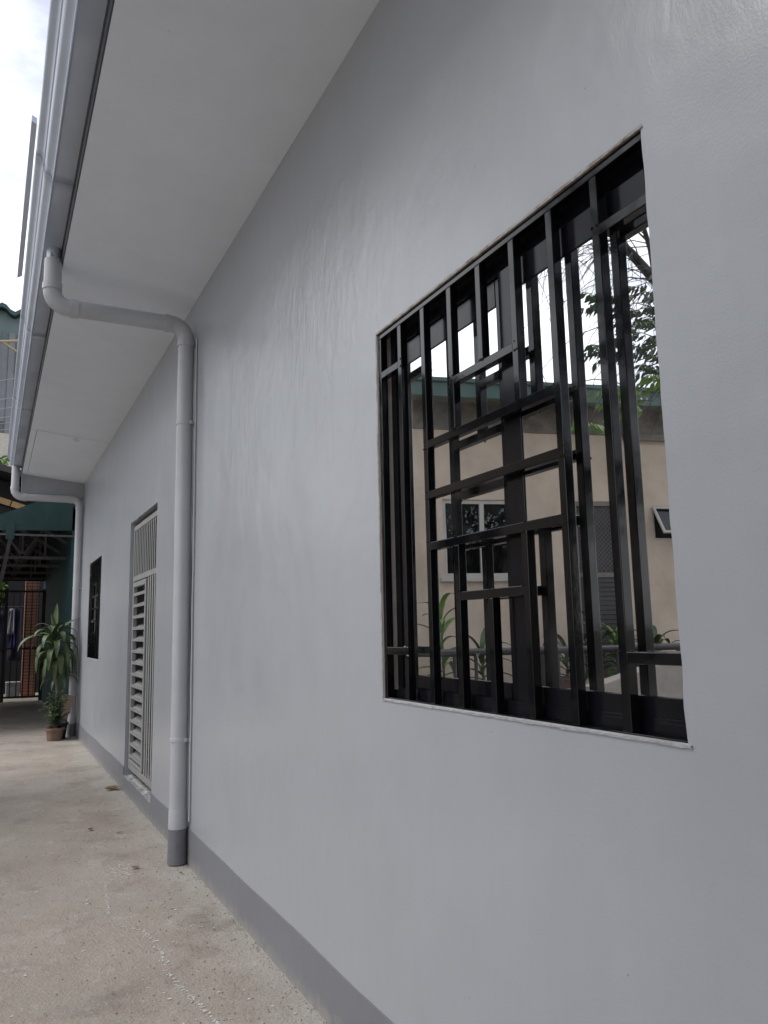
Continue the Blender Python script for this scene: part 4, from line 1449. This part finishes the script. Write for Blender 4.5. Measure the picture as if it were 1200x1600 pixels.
# screen door
a, b, c, d_ = bo[1]
dv = MB()
dv.box((a, -0.012, c), (a + 0.05, 0.06, d_)).box((b - 0.05, -0.012, c), (b, 0.06, d_)).box((a + 0.05, -0.012, d_ - 0.06), (b - 0.05, 0.06, d_))
db = dv.build('door', 'brown_frame', bh, bevel=0.004)
MB().box((a + 0.052, 0.02, c), (b - 0.052, 0.05, d_ - 0.062)).build('door_panel', 'screen_grey', db)
ms = MB()
for k in range(-12, 16):
    for s in (1, -1):
        x0_ = a + 0.06 + k * 0.055
        p0 = Vector((x0_, 0.012, 2.06 if s > 0 else 2.85))
        p1 = p0 + Vector((0.79, 0, 0.79 * s))
        # clip to the panel
        lo, hi = a + 0.06, b - 0.06
        t0 = max(0, (lo - p0.x) / 0.79)
        t1 = min(1, (hi - p0.x) / 0.79)
        if t1 - t0 > 0.02:
            ms.tube([p0.lerp(p1, t0), p0.lerp(p1, t1)], 0.004, 4)
o = ms.build('diamond_mesh', 'mesh_wire', db)
o['kind'] = 'stuff'
k = 0
z = 0.82
while z < 1.98:
    MB().box((a + 0.055, 0.004, z), (b - 0.055, 0.019, z + 0.045)).build('board', 'screen_grey', db, bevel=0.003)
    z += 0.055
MB().box((a + 0.052, 0.0, 1.985), (b - 0.052, 0.0195, 2.04)).build('mid_rail', 'brown_frame', db)
lw = MB().tube([(-0.60, -0.01, 2.93), (-0.585, -0.012, 3.16), (-0.56, -0.012, 3.19), (-0.54, -0.012, 3.14), (-0.50, -0.01, 2.94)], 0.006, 6)
lw.build('wire_loop', 'gate_paint', bh, smooth=True)
MB().box((-0.45, -0.06, 3.52), (-0.40, -0.001, 3.66)).build('lamp_box', 'lamp_plastic', bh, bevel=0.006)
# awning window standing open
a, b, c, d_ = bo[2]
aw = MB()
aw.box((a, 0.0, c), (a + 0.03, 0.05, d_)).box((b - 0.03, 0.0, c), (b, 0.05, d_)).box((a + 0.03, 0.0, d_ - 0.03), (b - 0.03, 0.05, d_)).box((a + 0.03, 0.0, c), (b - 0.03, 0.05, c + 0.03))
ab = aw.build('awning_window', 'white_frame', bh, bevel=0.003)
tilt = Matrix.Rotation(R(-32), 4, 'X')
hp = Matrix.Translation((0, -0.005, d_ - 0.03)) @ tilt @ Matrix.Translation((0, 0.005, -(d_ - 0.03)))
sa = MB().box((a + 0.005, -0.03, c), (a + 0.035, -0.005, d_ - 0.03)).box((b - 0.035, -0.03, c), (b - 0.005, -0.005, d_ - 0.03)).box((a + 0.035, -0.03, c), (b - 0.035, -0.005, c + 0.03)).box((a + 0.035, -0.03, d_ - 0.06), (b - 0.035, -0.005, d_ - 0.03))
sa.v = [tuple(hp @ Vector(p)) for p in sa.v]
sa.build('open_sash', 'white_frame', ab)
pa = MB().box((a + 0.035, -0.02, c + 0.03), (b - 0.035, -0.015, d_ - 0.06))
pa.v = [tuple(hp @ Vector(p)) for p in pa.v]
pa.build('pane', 'far_glass', ab)
# porch slab
MB().box((-6.0, -1.5, 0), (2.2, -0.001, 0.62)).build('porch_slab', 'block_concrete', bh)

rl = thing('porch_railing', 'dark painted porch railing reflected in front of the beige house', 'railing', (-4.714, 7.6, 0), R(14))
MB().tube([(-4.5, -1.16, 1.165), (2.15, -1.16, 1.165)], 0.038, 12).build('top_rail', 'railing_paint', rl, smooth=True)
MB().box((-4.5, -1.175, 0.70), (2.15, -1.145, 0.73)).build('bottom_rail', 'railing_paint', rl)
bme = MB().box((-0.014, -0.014, 0.7305), (0.014, 0.014, 1.14)).mesh('baluster', 'railing_paint')
x = -4.4
while x < 2.1:
    o = bpy.data.objects.new('baluster', bme)
    col.objects.link(o)
    o.parent = rl
    o.location = (x, -1.16, 0)
    x += 0.23
for x in (-4.47, -1.9, 0.6, 2.12):
    MB().box((x - 0.03, -1.19, 0.62), (x + 0.03, -1.13, 1.13)).build('post', 'railing_paint', rl)

sw = MB().prism([(-5.2, 0.0), (-3.58, 0.0), (-3.58, 0.86), (-4.2, 0.99), (-5.2, 1.22)], 'y', 5.55, 5.72).build('stair_wall', 'block_concrete', bevel=0.01)
tag(sw, 'sloping concrete stair side wall low in the window reflection', 'wall')
MATS['snake'] = leaf_material('snake_leaf', (0.06, 0.12, 0.045), (0.15, 0.22, 0.09))
rnd = random.Random(21)
ct, st_ = math.cos(R(14)), math.sin(R(14))


def porch(x, y):
    return (-4.714 + x * ct - y * st_, 7.6 + x * st_ + y * ct)


plants = [(-0.25, -0.75, 0.75, 22, 'leafy potted plant reflected in front of the screen door, left of its frame', 'dracaena_leaf'),
          (-0.55, -0.65, 0.62, 20, 'arching leafy potted plant reflected at the foot of the screen door', 'bright_leaf'),
          (-0.85, -0.9, 0.55, 18, 'spreading strap leaved potted plant reflected right of the screen door', 'dracaena_leaf'),
          (-1.45, -0.8, 0.50, 14, 'dark spiky potted plant reflected under the small awning window', 'shrub_leaf'),
          (1.55, -0.65, 1.25, 18, 'tall broad leaved potted plant reflected beside the white framed window', 'bright_leaf'),
          (0.15, -0.8, 0.45, 14, 'dark low potted plant reflected between the white window and the door', 'shrub_leaf'),
          (1.2, -0.95, 0.5, 12, 'thin grassy potted plant reflected below the white framed window', 'dracaena_leaf')]
for (x, y, hh, n, lab, lm) in plants:
    px_, py_ = porch(x, y)
    pl = thing('potted_plant', lab, 'plant', (px_, py_, 0.62), 0, 'potted plants on the porch')
    pot(pl, (0, 0), 0.10, 0.13, 0.24, 'terracotta')
    MB().tube([(0, 0, 0.2), (0.01, 0, 0.24 + hh * 0.55)], [0.016, 0.010], 8).build('stem', 'cane_bark', pl, smooth=True)
    for k in range(n):
        m = MB()
        t = k / n
        strap_leaf(m, (0.01, 0, 0.24 + hh * 0.6 * t), k * 2.4 + x, rnd.uniform(0.32, 0.5), rnd.uniform(0.03, 0.045), 0.4 + 0.9 * t, rnd.uniform(1.4, 2.6))
        m.build('leaf', lm, pl, smooth=True)

# tree in the yard whose bare limbs cross the reflected sky
tr = thing('yard_tree', 'thinly leaved tree with bare drooping twigs reflected across the sky in the window', 'tree', (-7.6, 4.7, 0))
TX = lambda p: (p[0] + 7.6, p[1] - 4.7, p[2])
MB().tube([TX(p) for p in ((-7.6, 4.7, -0.03), (-7.55, 4.75, 1.2), (-7.3, 4.9, 2.4), (-6.9, 5.1, 3.3))], [0.24, 0.20, 0.17, 0.13], 14).build('trunk', 'branch_bark', tr, smooth=True)
limbs = [
    ([(-6.9, 5.1, 3.3), (-6.2, 5.3, 3.9), (-5.3, 5.45, 4.48), (-4.66, 5.5, 4.87), (-4.35, 5.5, 5.11), (-4.12, 5.5, 5.24), (-3.7, 5.5, 5.62), (-3.2, 5.45, 6.2)], [0.11, 0.09, 0.062, 0.052, 0.046, 0.036, 0.028, 0.015]),
    ([(-4.66, 5.5, 4.87), (-4.62, 5.5, 5.2), (-4.45, 5.45, 5.6), (-4.3, 5.4, 6.1)], [0.03, 0.024, 0.02, 0.012]),
    ([(-4.35, 5.5, 5.11), (-4.05, 5.48, 5.5), (-3.95, 5.45, 5.9), (-3.75, 5.4, 6.4)], [0.024, 0.02, 0.016, 0.008]),
    ([(-4.12, 5.5, 5.24), (-3.7, 5.55, 5.30), (-3.2, 5.6, 5.5), (-2.7, 5.6, 5.55), (-2.1, 5.6, 5.5)], [0.022, 0.018, 0.014, 0.01, 0.006]),
    ([(-6.2, 5.3, 3.9), (-6.3, 5.2, 4.8), (-5.9, 5.1, 5.8), (-5.2, 5.0, 6.8)], [0.07, 0.055, 0.04, 0.02]),
    ([(-5.3, 5.45, 4.48), (-4.9, 5.3, 4.45), (-4.5, 5.2, 4.32), (-4.1, 5.15, 4.1)], [0.022, 0.016, 0.011, 0.006]),
    ([(-5.3, 5.45, 4.48), (-4.8, 5.2, 4.2), (-4.3, 5.1, 3.8), (-3.8, 5.05, 3.45)], [0.02, 0.015, 0.010, 0.005]),
    ([(-6.2, 5.3, 3.9), (-5.4, 5.1, 3.85), (-4.7, 5.0, 3.65), (-4.2, 5.0, 3.4)], [0.022, 0.016, 0.011, 0.006]),
    ([(-5.9, 5.1, 5.8), (-5.0, 5.3, 6.3), (-3.9, 5.5, 6.5), (-2.8, 5.6, 6.6), (-1.8, 5.6, 6.4)], [0.035, 0.028, 0.02, 0.014, 0.007]),
]
for pts_, rad_ in limbs:
    MB().tube([TX(p) for p in pts_], rad_, 10).build('limb', 'branch_bark', tr, smooth=True)
rnd = random.Random(42)
tw = MB()


def pt_on(pts_, t):
    s = t * (len(pts_) - 1)
    i = min(int(s), len(pts_) - 2)
    return Vector(pts_[i]).lerp(Vector(pts_[i + 1]), s - i)


ends = []
for li, (pts_, rad_) in enumerate(limbs):
    nt_ = (60, 22, 26, 60, 14, 8, 8, 4, 80)[li]
    for k in range(nt_):
        t = rnd.uniform(0.35, 1.0)
        p = pt_on(pts_, t)
        a = rnd.uniform(-0.9, 0.9)
        ln_ = rnd.uniform(0.5, 1.7)
        dv = Vector((math.cos(a) * 0.8, math.sin(a) * 0.5, rnd.uniform(-0.1, 0.7))).normalized()
        q = p.copy()
        path = [q.copy()]
        for s in range(6):
            q = q + dv * ln_ / 6
            dv = (dv + Vector((rnd.uniform(-0.15, 0.15), rnd.uniform(-0.15, 0.15), -0.30))).normalized()
            path.append(q.copy())
        path = [v for v in path if v.x < -1.6]
        if len(path) < 6:
            continue
        tw.tube([TX(v) for v in path], [0.0065 - 0.0009 * s for s in range(len(path))], 4, caps=False)
        # fine side twigs
        for s in range(3):
            b_ = path[rnd.randint(2, 5)]
            if b_.x > -2.1:
                continue
            d2 = Vector((rnd.uniform(-0.4, 0.8), rnd.uniform(-0.5, 0.5), rnd.uniform(-1.0, 0.1))).normalized()
            l2 = rnd.uniform(0.2, 0.6)
            tw.tube([TX(b_), TX(b_ + d2 * l2 * 0.5), TX(b_ + d2 * l2 + Vector((0, 0, -0.06)))], [0.0035, 0.0028, 0.0018], 4, caps=False)
tw.build('twigs', 'branch_bark', tr)['kind'] = 'stuff'


def spray(m, p, dv, ln_, n, size, rnd_):
    """a feathery spray: leaflets hanging in two rows off a drooping stalk"""
    q = Vector(p)
    dv = Vector(dv).normalized()
    for k in range(n):
        q = q + dv * ln_ / n
        dv = (dv + Vector((0, 0, -0.06))).normalized()
        sd_ = dv.cross(Vector((0, 0, 1))).normalized()
        for s in (-1, 1):
            ld = (sd_ * s * rnd_.uniform(0.3, 0.8) + dv * 0.5 + Vector((0, 0, -rnd_.uniform(0.3, 0.9)))).normalized()
            w_ = ld.cross(Vector((rnd_.uniform(-0.5, 0.5), 1, rnd_.uniform(-0.2, 0.2)))).normalized()
            sz = size * rnd_.uniform(0.7, 1.2)
            m.add([TX(q), TX(q + ld * sz * 0.45 + w_ * sz * 0.17), TX(q + ld * sz), TX(q + ld * sz * 0.45 - w_ * sz * 0.17)], [(0, 1, 2, 3)])


fl1, fl2 = MB(), MB()
for (c, n_, spread, mm) in (((-4.75, 5.3, 4.45), 26, (0.5, 0.3, 0.10), fl1), ((-4.55, 5.25, 4.15), 18, (0.5, 0.3, 0.07), fl1), ((-4.0, 5.3, 4.40), 9, (0.3, 0.2, 0.08), fl1),
                            ((-4.0, 5.2, 4.02), 10, (0.35, 0.2, 0.07), fl1), ((-4.8, 5.3, 4.85), 10, (0.25, 0.3, 0.10), fl1), ((-4.6, 5.1, 3.85), 14, (0.5, 0.25, 0.07), fl1),
                            ((-4.5, 5.0, 3.55), 16, (0.45, 0.2, 0.10), fl2), ((-3.9, 5.05, 3.42), 7, (0.25, 0.2, 0.08), fl2), ((-3.4, 5.1, 3.1), 3, (0.12, 0.1, 0.05), fl2),
                            ((-5.6, 5.0, 4.3), 30, (0.7, 0.6, 0.5), fl1), ((-6.0, 5.0, 5.8), 40, (0.9, 0.8, 0.6), fl1)):
    for _ in range(n_):
        p = Vector(c) + Vector((rnd.uniform(-1, 1) * spread[0], rnd.uniform(-1, 1) * spread[1], rnd.uniform(-1, 1) * spread[2]))
        spray(mm, p, (rnd.uniform(0.2, 1), rnd.uniform(-0.6, 0.6), rnd.uniform(-0.15, 0.25)), rnd.uniform(0.2, 0.38), 7, 0.11, rnd)
fl1.build('foliage', 'tree_leaf', tr)['kind'] = 'stuff'
fl2.build('foliage', 'bright_leaf', tr)['kind'] = 'stuff'

# ------------------------------------------------------------------ unseen house and trees, added to darken reflections and the near wall
rh = thing('unseen_rear_house', 'plain brown rendered house added unseen behind the viewer to darken reflections', 'house', (-3.0, -7.5, 0))
mat('brown_render', (0.16, 0.135, 0.11), 0.9, var=0.15, vscale=2, bump=0.3, bscale=30)
MB().box((-4.5, -3.0, 0), (3.2, 0.0, 3.9)).build('wall', 'brown_render', rh)
MB().prism([(0.7, 3.85), (0.7, 3.95), (-3.4, 4.8), (-3.4, 4.7)], 'x', -4.9, 3.5).build('roof', 'dark_roof', rh)
for x in (-3.2, 0.8):
    f_ = MB().box((x, 0.001, 1.0), (x + 1.3, 0.05, 1.06)).box((x, 0.001, 2.2), (x + 1.3, 0.05, 2.26)).box((x, 0.001, 1.06), (x + 0.06, 0.05, 2.2)).box((x + 1.24, 0.001, 1.06), (x + 1.3, 0.05, 2.2)).build('window', 'brown_frame', rh)
    MB().box((x + 0.06, 0.004, 1.06), (x + 1.24, 0.01, 2.2)).build('pane', 'screen_grey', f_)
MB().box((-0.9, 0.001, 0), (-0.05, 0.05, 2.1)).build('door', 'brown_frame', rh)
bushy_tree('leafy_tree', 'broad dark green tree added unseen behind the viewer to dim the near wall', (-4.2, -5.2, 0), 4.2, 2.6, 5200, 0.26, 'tree_leaf', 9, 16)
bushy_tree('leafy_tree', 'spreading dark green tree added unseen left of the viewer to shade the near wall', (-4.3, 0.2, 0), 5.2, 2.3, 5200, 0.26, 'tree_leaf', 12, 18)  # unseen tree put in to block light from the near wall
